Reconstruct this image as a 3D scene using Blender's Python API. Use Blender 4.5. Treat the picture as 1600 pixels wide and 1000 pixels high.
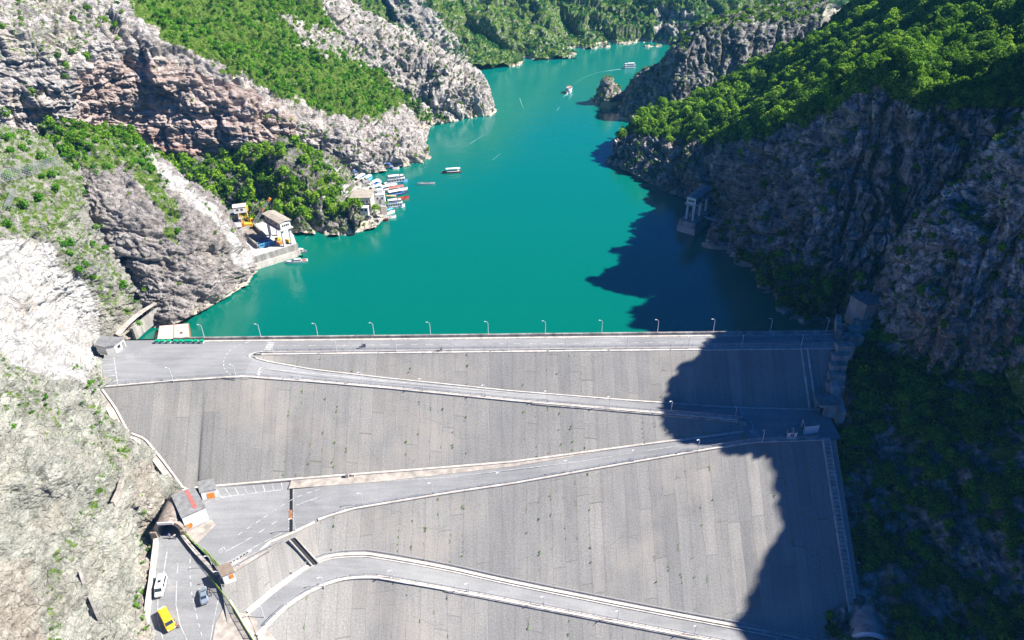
import bpy, bmesh, math, random
import numpy as np
from math import radians, sin, cos, pi
from mathutils import Vector, Matrix

for o in list(bpy.data.objects): bpy.data.objects.remove(o)
S = bpy.context.scene
COL = S.collection
random.seed(7); RNG = np.random.default_rng(7)

# ------------------------------------------------------------------ camera
FPX, TH, RHO, CAMZ = 1100.0, radians(32), radians(.62), 110.0
cF = np.array([0, cos(TH), -sin(TH)]); _r = np.array([1., 0, 0]); _u = np.array([0, sin(TH), cos(TH)])
cR = cos(RHO)*_r - sin(RHO)*_u; cU = sin(RHO)*_r + cos(RHO)*_u
C0 = np.array([0, 0, CAMZ])
cam = bpy.data.cameras.new('camera'); camo = bpy.data.objects.new('camera', cam); COL.objects.link(camo)
cam.sensor_width = 36; cam.lens = FPX/1600*36; cam.clip_start = 1; cam.clip_end = 6000
M4 = Matrix.Identity(4)
for i in range(3):
    M4[i][0] = cR[i]; M4[i][1] = cU[i]; M4[i][2] = -cF[i]; M4[i][3] = C0[i]
camo.matrix_world = M4
S.camera = camo
# ------------------------------------------------------------------ sky, sun, exposure
SUN_EL, SUN_AZ = 44.0, 1.5          # azimuth: degrees from +x towards -y
w = bpy.data.worlds.new('World'); S.world = w; w.use_nodes = True
wn = w.node_tree; bg = wn.nodes['Background']
sky = wn.nodes.new('ShaderNodeTexSky'); sky.sky_type = 'NISHITA'; sky.sun_disc = False
sky.sun_elevation = radians(SUN_EL); sky.sun_rotation = radians(90 + SUN_AZ)
sky.altitude = 2500; sky.air_density = .7; sky.dust_density = 0; sky.ozone_density = 5.0
grade = wn.nodes.new('ShaderNodeMix'); grade.data_type = 'RGBA'; grade.blend_type = 'MULTIPLY'; grade.inputs[0].default_value = 1
wn.links.new(sky.outputs[0], grade.inputs[6]); grade.inputs[7].default_value = (.10, .66, 1.55, 1)
wn.links.new(grade.outputs[2], bg.inputs[0]); bg.inputs[1].default_value = .05
sl = bpy.data.lights.new('sun', 'SUN'); sl.energy = 5.0; sl.angle = radians(.5); sl.color = (1, .955, .89)
so = bpy.data.objects.new('sun', sl); COL.objects.link(so)
sd = Vector((cos(radians(SUN_EL))*cos(radians(SUN_AZ)), -cos(radians(SUN_EL))*sin(radians(SUN_AZ)), sin(radians(SUN_EL))))
so.rotation_euler = sd.to_track_quat('Z', 'Y').to_euler(); so.location = (300, 0, 400)
S.view_settings.view_transform = 'Standard'; S.view_settings.look = 'None'
S.view_settings.exposure = 1.08; S.view_settings.gamma = 1
S.render.engine = 'CYCLES'
S.cycles.max_bounces = 5; S.cycles.diffuse_bounces = 1; S.cycles.glossy_bounces = 2; S.cycles.transmission_bounces = 2

# ------------------------------------------------------------------ pixel <-> world
def ray(px, py): return cF + (px-800)/FPX*cR - (py-500)/FPX*cU
def PZ(px, py, z):
    v = ray(px, py); return C0 + v*((z-CAMZ)/v[2])
def PY(px, py, Y):
    v = ray(px, py); return C0 + v*(Y/v[1])
def PS(px, py, zf, z0=-10):            # on the surface z = zf(x, y)
    z = z0
    for _ in range(25):
        p = PZ(px, py, z); z = .5*z + .5*zf(p[0], p[1])
    return PZ(px, py, z)
def PF(px, py, y0, z0, b=40):          # on a face falling towards the camera
    tb = math.tan(radians(b)); v = ray(px, py)
    return C0 + v*((z0-y0*tb-CAMZ)/(v[2]-v[1]*tb))
def proj(P):
    d = P - C0; z = d@cF
    return 800 + FPX*(d@cR)/z, 500 - FPX*(d@cU)/z, z
def inpoly(px, py, poly):
    r = np.zeros(px.shape, bool); n = len(poly); j = n-1
    for i in range(n):
        xi, yi = poly[i]; xj, yj = poly[j]
        c = ((yi > py) != (yj > py)) & (px < (xj-xi)*(py-yi)/((yj-yi) or 1e-9)+xi)
        r ^= c; j = i
    return r

# ------------------------------------------------------------------ noise
_perm = np.random.default_rng(3).permutation(256); _perm = np.concatenate([_perm, _perm, _perm])
_g = np.random.default_rng(4).normal(size=(256, 3)); _g /= np.linalg.norm(_g, axis=1)[:, None]
_g = _g.astype(np.float32)
def pn(P):
    P = np.asarray(P, np.float32); sh = P.shape[:-1]; P = P.reshape(-1, 3)
    I = np.floor(P).astype(np.int32); f = P - I; I &= 255
    u = f*f*f*(f*(f*6-15)+10); r = np.zeros(len(P), np.float32)
    for dx in (0, 1):
        wx = u[:, 0] if dx else 1-u[:, 0]; a = _perm[I[:, 0]+dx]
        for dy in (0, 1):
            wy = u[:, 1] if dy else 1-u[:, 1]; b = _perm[a+I[:, 1]+dy]
            for dz in (0, 1):
                wz = u[:, 2] if dz else 1-u[:, 2]; g = _g[_perm[b+I[:, 2]+dz]]
                r += wx*wy*wz*(g[:, 0]*(f[:, 0]-dx)+g[:, 1]*(f[:, 1]-dy)+g[:, 2]*(f[:, 2]-dz))
    return (r*1.6).reshape(sh)
def fbm(P, o=4, lac=2.03, gain=.5):
    P = np.asarray(P, np.float32); s = 0; a = 1; t = 0
    for i in range(o):
        s = s + a*pn(P + 17.3*i); t += a; a *= gain; P = P*lac
    return s/t
def ridge(P, o=4, gain=.5):
    P = np.asarray(P, np.float32); s = 0; a = 1; t = 0
    for i in range(o):
        s = s + a*(1-2*np.abs(pn(P + 9.1*i))); t += a; a *= gain; P = P*2.07
    return s/t

_cj = np.random.default_rng(5).random((4096, 8)).astype(np.float32)
def facet(P, tiltk=.9):                                 # blocky cells: an offset and a tilted plane per cell
    P = np.asarray(P, np.float32); sh = P.shape[:-1]; P = P.reshape(-1, 3)
    I0 = np.floor(P-.5).astype(np.int64); best = np.full(len(P), 9., np.float32); sec = best.copy(); val = np.zeros(len(P), np.float32); idb = np.zeros(len(P), np.int32)
    for dx in (0, 1):
        for dy in (0, 1):
            for dz in (0, 1):
                I = I0 + np.array([dx, dy, dz]); h = ((I[:, 0]*73856093) ^ (I[:, 1]*19349663) ^ (I[:, 2]*83492791)) & 4095
                r = _cj[h]; q = P - I - .5 - (r[:, :3]-.5)*.75; d = (q*q).sum(1)
                v = (r[:, 3]-.5) + tiltk*((q[:, 0]*(r[:, 4]-.5)+q[:, 1]*(r[:, 5]-.5)+q[:, 2]*(r[:, 6]-.5)))
                c = d < best; sec = np.where(c, best, np.minimum(sec, d)); best = np.where(c, d, best); val = np.where(c, v, val); idb = np.where(c, h, idb)
    edge = np.minimum(1, (np.sqrt(sec)-np.sqrt(best))*5)
    return (val - .22*(1-edge)).reshape(sh), _cj[idb, 7].reshape(sh)

# ------------------------------------------------------------------ mesh helpers
def tag(o, label=None, cat=None, group=None, kind=None):
    if label: o['label'] = label
    if cat: o['category'] = cat
    if group: o['group'] = group
    if kind: o['kind'] = kind
    return o
def npmesh(name, V, F, m=None, smooth=False):
    me = bpy.data.meshes.new(name); V = np.asarray(V, np.float32); F = np.asarray(F, np.int32); k = F.shape[1]
    me.vertices.add(len(V)); me.vertices.foreach_set('co', V.ravel())
    me.loops.add(F.size); me.loops.foreach_set('vertex_index', F.ravel())
    me.polygons.add(len(F)); me.polygons.foreach_set('loop_start', np.arange(len(F), dtype=np.int32)*k)
    me.polygons.foreach_set('loop_total', np.full(len(F), k, np.int32))
    if smooth: me.polygons.foreach_set('use_smooth', np.ones(len(F), bool))
    me.update(calc_edges=True)
    if m: me.materials.append(m)
    return me
def link(name, me, parent=None, **kw):
    o = bpy.data.objects.new(name, me); COL.objects.link(o)
    if parent: o.parent = parent
    return tag(o, **kw)
def empty(name, loc, rz=0, **kw):
    o = bpy.data.objects.new(name, None); COL.objects.link(o); o.location = [float(q) for q in loc]
    o.rotation_euler = (0, 0, rz); o.empty_display_size = .5
    return tag(o, **kw)
def fattr(me, name, arr):
    a = me.attributes.new(name, 'FLOAT', 'POINT'); a.data.foreach_set('value', np.asarray(arr, np.float32).ravel())
def cattr(me, name, arr):
    a = me.attributes.new(name, 'FLOAT_COLOR', 'POINT'); a.data.foreach_set('color', np.asarray(arr, np.float32).ravel())

class MB:
    "collects shapes, links them as ONE mesh object"
    def __init__(s): s.v = []; s.f = []
    def add(s, vs, fs):
        b = len(s.v); s.v += [tuple(map(float, q)) for q in vs]; s.f += [tuple(b+i for i in q) for q in fs]; return s
    def box(s, x, y, z, sx, sy, sz, rz=0, taper=1):     # centre of the base
        c, n = cos(rz), sin(rz); vs = []
        for k, zz in ((1, 0), (taper, sz)):
            for a, b in ((-1, -1), (1, -1), (1, 1), (-1, 1)):
                u, v = a*sx/2*k, b*sy/2*k; vs.append((x+u*c-v*n, y+u*n+v*c, z+zz))
        return s.add(vs, [(3, 2, 1, 0), (4, 5, 6, 7), (0, 1, 5, 4), (1, 2, 6, 5), (2, 3, 7, 6), (3, 0, 4, 7)])
    def bar(s, p, q, w, h=None):
        h = h or w; p, q = Vector(p), Vector(q); d = (q-p)
        if d.length < 1e-6: return s
        d.normalize(); a = d.cross(Vector((0, 0, 1)))
        if a.length < 1e-3: a = Vector((1, 0, 0))
        a.normalize(); b = a.cross(d); a *= w/2; b *= h/2
        vs = [p-a-b, p+a-b, p+a+b, p-a+b, q-a-b, q+a-b, q+a+b, q-a+b]
        return s.add(vs, [(3, 2, 1, 0), (4, 5, 6, 7), (0, 1, 5, 4), (1, 2, 6, 5), (2, 3, 7, 6), (3, 0, 4, 7)])
    def cyl(s, p, q, r1, r2=None, n=8):
        r2 = r1 if r2 is None else r2; p, q = Vector(p), Vector(q); d = (q-p).normalized()
        a = d.cross(Vector((0, 0, 1)))
        if a.length < 1e-3: a = Vector((1, 0, 0))
        a.normalize(); b = a.cross(d); vs = []
        for c, r in ((p, r1), (q, r2)):
            for i in range(n): vs.append(c + r*(a*cos(2*pi*i/n)+b*sin(2*pi*i/n)))
        return s.add(vs, [(i, (i+1) % n, n+(i+1) % n, n+i) for i in range(n)]+[tuple(range(n))[::-1], tuple(range(n, 2*n))])
    def prism(s, pts, z0, z1):                          # pts: 2-D outline
        n = len(pts); vs = [(x, y, z0) for x, y in pts]+[(x, y, z1) for x, y in pts]
        return s.add(vs, [(i, (i+1) % n, n+(i+1) % n, n+i) for i in range(n)]+[tuple(range(n))[::-1], tuple(range(n, 2*n))])
    def strip(s, A, B):
        n = len(A); return s.add(list(A)+list(B), [(i, i+1, n+i+1, n+i) for i in range(n-1)])
    def grid(s, rows):
        n = len(rows[0]); vs = [q for r in rows for q in r]
        return s.add(vs, [(j*n+i, j*n+i+1, (j+1)*n+i+1, (j+1)*n+i) for j in range(len(rows)-1) for i in range(n-1)])
    def beam(s, pts, w, h, dz=0):                       # upright-sided beam along a polyline, pts on its base centre
        P = [np.array(q, float) for q in pts]; n = len(P); sec = []
        for i in range(n):
            t = P[min(i+1, n-1)]-P[max(i-1, 0)]; t[2] = 0; t /= (np.linalg.norm(t) or 1); a = np.array([-t[1], t[0], 0])*w/2
            u = np.array([0, 0, dz]); k = np.array([0, 0, h])
            sec.append([P[i]-a+u, P[i]+a+u, P[i]+a+u+k, P[i]-a+u+k])
        vs = [q for r in sec for q in r]
        fs = [(4*i+j, 4*i+(j+1) % 4, 4*i+4+(j+1) % 4, 4*i+4+j) for i in range(n-1) for j in range(4)]
        return s.add(vs, fs+[(3, 2, 1, 0), (4*n-4, 4*n-3, 4*n-2, 4*n-1)])
    def build(s, name, m, parent=None, smooth=False, uv=None, fix=True, **kw):
        me = bpy.data.meshes.new(name); me.from_pydata(s.v, [], s.f)
        if fix:
            bm = bmesh.new(); bm.from_mesh(me); bmesh.ops.recalc_face_normals(bm, faces=bm.faces); bm.to_mesh(me); bm.free()
        me.materials.append(m)
        if smooth: me.polygons.foreach_set('use_smooth', [True]*len(me.polygons))
        me.update()
        return link(name, me, parent, **kw)
def copy_tree(o, parent=None):
    c = o.copy(); COL.objects.link(c)
    if parent: c.parent = parent
    for ch in list(o.children): copy_tree(ch, c)
    return c
def resample(P, step):
    P = np.array(P, float); d = np.r_[0, np.cumsum(np.linalg.norm(np.diff(P, axis=0), axis=1))]
    n = max(2, int(round(d[-1]/step))+1); t = np.linspace(0, d[-1], n)
    return np.stack([np.interp(t, d, P[:, k]) for k in range(3)], 1)
def smoothline(P, step):                               # Catmull-Rom through the points
    P = np.array(P, float); n = len(P); out = []
    Q = np.vstack([2*P[0]-P[1], P, 2*P[-1]-P[-2]])
    for i in range(n-1):
        t = np.linspace(0, 1, 9)[:-1, None]; a, b, c, d = Q[i:i+4]
        out.append(.5*((2*b)+(c-a)*t+(2*a-5*b+4*c-d)*t*t+(3*b-a-3*c+d)*t**3))
    return resample(np.vstack(out+[P[-1:]]), step)

# ------------------------------------------------------------------ materials
class NT:
    def __init__(s, name, rough=.85, spec=.3):
        s.m = bpy.data.materials.new(name); s.m.use_nodes = True; s.t = s.m.node_tree; s.b = s.t.nodes['Principled BSDF']
        s.b.inputs['Roughness'].default_value = rough; s.b.inputs['Specular IOR Level'].default_value = spec
        s.co = None
    def n(s, typ, ins=None, **kw):
        nd = s.t.nodes.new('ShaderNode'+typ)
        for k, v in kw.items(): setattr(nd, k, v)
        for k, v in (ins or {}).items(): s.set(nd.inputs[k], v)
        return nd
    def set(s, sock, v):
        if isinstance(v, bpy.types.NodeSocket): s.t.links.new(v, sock)
        elif isinstance(v, bpy.types.Node): s.t.links.new(v.outputs[0], sock)
        else: sock.default_value = (*v, 1) if isinstance(v, tuple) and len(v) == 3 and sock.type == 'RGBA' else v
    def pos(s, scale=(1, 1, 1), src='Object'):
        if src == 'uv': o = s.n('UVMap', uv_map='UVMap').outputs[0]
        elif src == 'world': o = s.n('NewGeometry').outputs['Position']
        else: o = s.n('TexCoord').outputs[src]
        return s.n('Mapping', {0: o, 3: scale}).outputs[0]
    def noise(s, vec, scale, detail=4, rough=.5, dist=0):
        return s.n('TexNoise', {'Vector': vec, 'Scale': scale, 'Detail': detail, 'Roughness': rough, 'Distortion': dist}).outputs[0]
    def math(s, op, a, b=0., c=0., clamp=False):
        return s.n('Math', {0: a, 1: b, 2: c}, operation=op, use_clamp=clamp).outputs[0]
    def ramp(s, fac, stops):
        r = s.n('ValToRGB', {0: fac}); e = r.color_ramp.elements
        while len(e) < len(stops): e.new(.5)
        for q, (p, c) in zip(e, stops): q.position = p; q.color = (*c, 1) if isinstance(c, tuple) else (c, c, c, 1)
        return r.outputs[0]
    def mix(s, fac, a, b, typ='MIX'):
        nd = s.n('Mix', data_type='RGBA', blend_type=typ); s.set(nd.inputs[0], fac); s.set(nd.inputs[6], a); s.set(nd.inputs[7], b)
        return nd.outputs[2]
    def bump(s, h, strength=.4, dist=.1):
        b = s.n('Bump', {'Height': h, 'Strength': strength, 'Distance': dist}); s.set(s.b.inputs['Normal'], b.outputs[0])
    def col(s, c): s.set(s.b.inputs['Base Color'], c)
    def attr(s, name): return s.n('Attribute', attribute_name=name)

MATS = {}
def plain(name, c, rough=.7, var=.18, scale=1.5, bump=0., metal=0., spec=.3, src='world', streak=False):
    if name in MATS: return MATS[name]
    t = NT(name, rough, spec); t.b.inputs['Metallic'].default_value = metal
    v = t.pos((1, 1, .25) if streak else (1, 1, 1), src); n = t.noise(v, scale, 6, .62)
    lo = tuple(max(0, k*(1-var*1.6)) for k in c); hi = tuple(min(1, k*(1+var)) for k in c)
    t.col(t.ramp(n, [(.3, lo), (.7, hi)]))
    if bump: t.bump(t.noise(v, scale*6, 5), bump, .05)
    MATS[name] = t.m; return t.m
# terrain: attribute wt = (grass, pale scree, red strata, dark rock)
PALE = [(.3, (.10, .09, .082)), (.41, (.32, .29, .262)), (.53, (.49, .45, .415)), (.7, (.70, .665, .61))]
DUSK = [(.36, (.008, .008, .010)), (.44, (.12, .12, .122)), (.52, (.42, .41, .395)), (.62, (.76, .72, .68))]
SCHIST = [(.28, (.10, .10, .088)), (.4, (.245, .25, .205)), (.5, (.35, .355, .29)), (.62, (.45, .435, .375)), (.78, (.58, .56, .51))]
def terrain_mat(name, stops, warmc=(.46, .34, .24), sst=(.12, .12, 1.5), dist=.6, streak=0., swirl=0., warmk=.45, sk=.55, ckk=.3):
    t = NT(name, .95, .15); p = t.pos((1, 1, 1), 'world'); a = t.attr('wt'); sp = t.n('SeparateColor', {0: a.outputs['Color']})
    gr, wh, rd, dk = sp.outputs[0], sp.outputs[1], sp.outputs[2], a.outputs['Alpha']
    big = t.noise(p, .06, 5, .6); mid = t.noise(p, .42, 9, .68, .3); fine = t.noise(p, 2.6, 6, .7)
    strat = t.noise(t.pos(sst, 'world'), .55, 7, .65, dist)
    if swirl:
        sw = t.noise(t.pos((.5, .16, .9), 'world'), .5, 10, .72, 2.2); mid = t.math('ADD', t.math('MULTIPLY', mid, 1-swirl), t.math('MULTIPLY', sw, swirl))
    rock = t.ramp(mid, stops)
    rock = t.mix(t.math('MULTIPLY', big, .4), rock, (.37, .36, .36)); bk = t.attr('blk').outputs['Fac']
    wrp = t.mix(.35, p, t.n('TexNoise', {'Vector': p, 'Scale': .35, 'Detail': 5}).outputs['Color'], 'LINEAR_LIGHT')
    ck = t.n('TexVoronoi', {'Vector': t.n('Mapping', {0: wrp, 3: (.5, .5, .8)}), 'Scale': .8}, feature='DISTANCE_TO_EDGE').outputs[0]
    ck = t.ramp(ck, [(.0, .0), (.09, 1.)]); rock = t.mix(ckk, rock, t.ramp(ck, [(.0, .35), (.6, 1.)]), 'MULTIPLY')
    rock = t.mix(.75, rock, t.ramp(fine, [(.3, .5), (.48, .98), (.68, 1.35)]), 'MULTIPLY')
    rock = t.mix(.8, rock, t.ramp(bk, [(.1, .62), (.5, .95), (.9, 1.25)]), 'MULTIPLY')
    rock = t.mix(sk, rock, t.ramp(strat, [(.33, .4), (.5, .95), (.68, 1.2)]), 'MULTIPLY')
    warm = t.ramp(t.noise(p, .11, 4), [(.48, 0.), (.66, warmk)])
    rock = t.mix(warm, rock, warmc)
    if streak:
        vs = t.noise(t.pos((.55, .55, .05), 'world'), .8, 6, .65, .4); rock = t.mix(streak, rock, t.ramp(vs, [(.32, .35), (.5, .95), (.68, 1.35)]), 'MULTIPLY')
        rs = t.noise(t.pos((.3, .3, .035), 'world'), .9, 5, .6, .3); rock = t.mix(t.ramp(rs, [(.6, 0.), (.7, .55)]), rock, (.25, .14, .11))
    red = t.ramp(strat, [(.33, (.15, .06, .05)), (.5, (.44, .27, .21)), (.66, (.62, .52, .46))])
    rock = t.mix(t.math('MULTIPLY', rd, .85), rock, red)
    drk = t.ramp(mid, [(.3, (.03, .027, .028)), (.46, (.12, .105, .105)), (.58, (.2, .178, .17)), (.74, (.42, .385, .355))])
    rock = t.mix(dk, rock, drk)
    scree = t.ramp(t.noise(p, .3, 8, .6, .8), [(.28, (.25, .24, .23)), (.42, (.42, .41, .39)), (.55, (.51, .5, .48)), (.7, (.58, .57, .55))])
    veins = t.ramp(t.noise(t.pos((.5, .5, .12), 'world'), .35, 5, .6, 1.5), [(.6, 0.), (.7, .7)])
    scree = t.mix(veins, scree, (.52, .39, .28))
    rock = t.mix(t.math('MULTIPLY', wh, t.ramp(mid, [(.25, .35), (.5, 1.)])), rock, scree)
    grass = t.ramp(t.noise(p, .8, 6, .7), [(.3, (.035, .075, .012)), (.5, (.09, .165, .02)), (.7, (.2, .255, .05))])
    gm = t.math('ADD', gr, t.math('MULTIPLY', t.math('SUBTRACT', t.noise(p, .55, 7, .7), .5), 2.1))
    gm = t.ramp(gm, [(.42, 0.), (.58, 1.)])
    c = t.mix(t.math('MULTIPLY', gm, t.math('MINIMUM', t.math('MULTIPLY', gr, 3.), 1.)), rock, grass)
    z = t.n('SeparateXYZ', {0: t.n('NewGeometry').outputs['Position']}).outputs[2]
    y = t.n('SeparateXYZ', {0: t.n('NewGeometry').outputs['Position']}).outputs[1]
    sh = t.math('ADD', z, t.math('MULTIPLY', t.math('SUBTRACT', fine, .5), 1.2))
    band = t.math('MULTIPLY', t.math('LESS_THAN', sh, -4.5), t.math('GREATER_THAN', y, 172.))
    c = t.mix(t.math('MULTIPLY', band, .8), c, t.mix(mid, (.5, .42, .32), (.74, .67, .55)))
    t.col(c)
    h = t.math('ADD', t.math('MULTIPLY', ck, .35), t.math('MULTIPLY', mid, 1.4)); h = t.math('ADD', h, t.math('ADD', t.math('MULTIPLY', fine, .45), t.math('MULTIPLY', strat, 1.)))
    t.bump(h, .75, .9)
    return t.m
M_TER = terrain_mat('rock_and_grass', PALE, (.44, .36, .28), warmk=.32)
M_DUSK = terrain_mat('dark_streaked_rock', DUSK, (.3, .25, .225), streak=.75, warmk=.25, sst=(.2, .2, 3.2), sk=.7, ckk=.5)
M_SCHIST = terrain_mat('pale_folded_rock', SCHIST, (.47, .42, .34), (.4, .2, .8), 1.6, swirl=.62, warmk=.3)

def slab_mat():
    t = NT('concrete_slabs', .9, .2); uv = t.pos((1, 1, 1), 'uv'); s = t.n('SeparateXYZ', {0: uv})
    wob = t.math('MULTIPLY', t.math('SUBTRACT', t.noise(uv, .12, 3), .5), .8)
    u = t.math('DIVIDE', t.math('ADD', s.outputs[0], wob), 3.1); ui = t.math('FLOOR', u); uf = t.math('FRACT', u)
    rnd = t.n('TexWhiteNoise', {'W': ui}, noise_dimensions='1D').outputs[0]
    v = t.math('ADD', t.math('DIVIDE', s.outputs[1], 21.), t.math('MULTIPLY', rnd, 5.)); vi = t.math('FLOOR', v); vf = t.math('FRACT', v)
    tone = t.n('TexWhiteNoise', {'Vector': t.n('CombineXYZ', {0: ui, 1: vi})}, noise_dimensions='2D').outputs[0]
    tone2 = t.math('ADD', t.math('MULTIPLY', tone, .6), t.math('MULTIPLY', rnd, .4))
    c = t.ramp(tone2, [(.0, (.228, .222, .212)), (.35, (.265, .257, .243)), (.65, (.282, .271, .253)), (1., (.325, .308, .283))])
    big = t.noise(uv, .05, 4, .6); c = t.mix(.5, c, t.ramp(big, [(.3, .78), (.5, 1.), (.7, 1.15)]), 'MULTIPLY')
    gn = t.noise(t.pos((1.6, 1.6, 1), 'uv'), 1.6, 9, .82); c = t.mix(.9, c, t.ramp(gn, [(.3, .45), (.5, 1.), (.7, 1.5)]), 'MULTIPLY')
    stv = t.noise(t.pos((1.1, .07, 1), 'uv'), .9, 6, .65); c = t.mix(.38, c, t.ramp(stv, [(.32, .62), (.55, 1.03), (.75, 1.25)]), 'MULTIPLY')
    ju = t.math('MINIMUM', uf, t.math('SUBTRACT', 1., uf)); ju = t.math('LESS_THAN', ju, t.math('MULTIPLY', t.noise(uv, .7, 3), .028))
    jv = t.math('MINIMUM', vf, t.math('SUBTRACT', 1., vf)); jv = t.math('LESS_THAN', jv, .008)
    jv = t.math('MULTIPLY', jv, t.math('GREATER_THAN', tone, .72))
    cr = t.n('TexVoronoi', {'Vector': t.n('Mapping', {0: t.mix(.08, uv, t.n('TexNoise', {'Vector': uv, 'Scale': .5, 'Detail': 4}).outputs['Color'], 'LINEAR_LIGHT'), 3: (.11, .16, 1)}), 'Scale': 1.}, feature='DISTANCE_TO_EDGE').outputs[0]
    crk = t.math('MULTIPLY', t.math('LESS_THAN', cr, .004), t.math('GREATER_THAN', t.noise(uv, .08, 2), .57))
    j = t.math('MAXIMUM', ju, t.math('MAXIMUM', jv, crk))
    jc = t.mix(t.math('GREATER_THAN', t.noise(uv, .6, 3), .56), (.16, .15, .14), (.12, .14, .05))
    wm = t.ramp(t.noise(uv, .035, 5, .65), [(.5, 0.), (.68, .5)]); c = t.mix(wm, c, (.42, .375, .32))
    c = t.mix(t.math('MULTIPLY', j, .6), c, jc)
    t.col(c); t.bump(t.math('SUBTRACT', gn, t.math('MULTIPLY', j, .7)), .5, .09)
    return t.m
M_SLAB = slab_mat()
def asphalt_mat():
    t = NT('worn_asphalt', .9, .2); p = t.pos((1, 1, 1), 'world')
    n1 = t.noise(p, .09, 5, .6); n2 = t.noise(p, 3., 6, .8); n3 = t.noise(t.pos((.08, .7, .3), 'world'), 1., 5, .6)
    c = t.ramp(n1, [(.3, (.245, .248, .255)), (.7, (.325, .325, .325))])
    c = t.mix(.6, c, t.ramp(n2, [(.3, .6), (.7, 1.3)]), 'MULTIPLY'); pt = t.n('TexVoronoi', {'Vector': t.pos((.05, .16, .1), 'world'), 'Scale': 1.}).outputs['Color']; c = t.mix(.5, c, t.ramp(t.n('SeparateColor', {0: pt}).outputs[0], [(.0, .82), (.5, 1.), (1., 1.12)]), 'MULTIPLY'); c = t.mix(.5, c, t.ramp(n3, [(.35, .8), (.6, 1.1)]), 'MULTIPLY')
    st = t.ramp(t.noise(p, .16, 4, .55), [(.66, 0.), (.76, .35)]); c = t.mix(st, c, (.46, .39, .33))
    t.col(c); t.bump(n2, .3, .03); return t.m
M_ASPH = asphalt_mat()
M_PALE = plain('pale_concrete', (.60, .55, .49), .9, .22, .6, .3)
M_CONC = plain('weathered_concrete', (.36, .34, .31), .9, .35, .5, .4, streak=True)
M_BEIGE = plain('beige_apron', (.45, .40, .35), .9, .28, .5, .3)
M_WHITE = plain('white_paint', (.80, .79, .77), .6, .06, .8)
M_ROADPAINT = plain('worn_road_paint', (.62, .615, .60), .85, .35, 1.2)
M_DARK = plain('dark_opening', (.02, .02, .022), .6, .3, 2.)
M_STEEL = plain('galvanised_steel', (.52, .53, .55), .45, .15, 4., metal=.4)
M_LAMP = plain('lamp_pole_paint', (.62, .63, .64), .5, .1, 2.)
M_GREYROOF = plain('grey_roofing', (.25, .25, .25), .85, .22, .9, .2)
M_TANROOF = plain('tan_roofing', (.42, .37, .30), .9, .22, .8, .2)
M_ORANGE = plain('orange_paint', (.75, .26, .04), .6, .15, 2.)
M_RED = plain('red_paint', (.52, .045, .04), .5, .15, 2.)
M_YELLOW = plain('yellow_paint', (.82, .50, .03), .5, .12, 2.)
M_BLUE = plain('blue_paint', (.03, .16, .55), .5, .2, 2.)
M_CYAN = plain('light_blue_paint', (.12, .42, .70), .5, .15, 2.)
M_GREEN = plain('green_paint', (.0, .36, .19), .5, .12, 2.)
M_GLASS = NT('dark_glass', .08, .5); M_GLASS.col((.03, .045, .06)); M_GLASS = M_GLASS.m
M_RUST = plain('rusted_steel', (.42, .17, .07), .85, .35, 1.5)
M_PINK = plain('faded_pink_sheet', (.66, .50, .44), .8, .12, .9)
M_STONE = plain('stone_masonry', (.33, .27, .23), .9, .35, 1.4, .5)
M_WOOD = plain('weathered_wood', (.36, .25, .14), .8, .3, 2.)
M_TYRE = plain('tyre_rubber', (.025, .025, .025), .9, .2, 3.)

def water_mat():
    t = NT('lake_water', .06, .8); t.b.inputs['IOR'].default_value = 1.45
    p = t.pos((1, 1, 1), 'world'); n = t.noise(p, .012, 4, .5)
    y = t.n('SeparateXYZ', {0: p}).outputs[1]; f = t.math('DIVIDE', t.math('SUBTRACT', y, 170.), 330., clamp=True)
    c1 = t.mix(f, (.0, .138, .09), (.0, .185, .158)); c = t.mix(t.math('MULTIPLY', n, .5), c1, (.0, .148, .115))
    t.col(c)
    ws = t.noise(t.pos((.012, .05, 1), 'world'), 1., 5, .6, .5); t.set(t.b.inputs['Roughness'], t.ramp(ws, [(.35, .03), (.65, .16)]))
    r1 = t.noise(t.pos((1, .6, 1), 'world'), .9, 4, .6); r2 = t.noise(p, .12, 3, .5)
    t.bump(t.math('ADD', r1, t.math('MULTIPLY', r2, 1.2)), .22, .35)
    return t.m
M_WATER = water_mat()

def leaf_mat(name, dark, mid, light):
    t = NT(name, .75, .18); a = t.attr('tone').outputs['Fac']; oi = t.n('ObjectInfo').outputs['Random']
    k = t.math('ADD', a, t.math('MULTIPLY', t.math('SUBTRACT', oi, .5), .25))
    c = t.ramp(k, [(.1, dark), (.5, mid), (.9, light)]); t.col(c)
    tr = t.n('BsdfTranslucent', {0: c}); mx = t.n('MixShader', {0: .36, 1: t.b.outputs[0], 2: tr.outputs[0]})
    t.t.links.new(mx.outputs[0], t.t.nodes['Material Output'].inputs[0]); return t.m
M_LEAF = leaf_mat('tree_leaves', (.02, .065, .010), (.115, .285, .013), (.28, .47, .03))
M_SCRUB = leaf_mat('scrub_leaves', (.035, .12, .008), (.1, .32, .012), (.23, .48, .025))
M_FARLEAF_HAZED = leaf_mat('far_leaves_haze_tint', (.025, .11, .038), (.065, .25, .065), (.13, .36, .09))  # distance haze put into the leaf colour as a blue-green shift
M_BARK = plain('bark', (.12, .09, .065), .95, .3, 4.)
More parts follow.
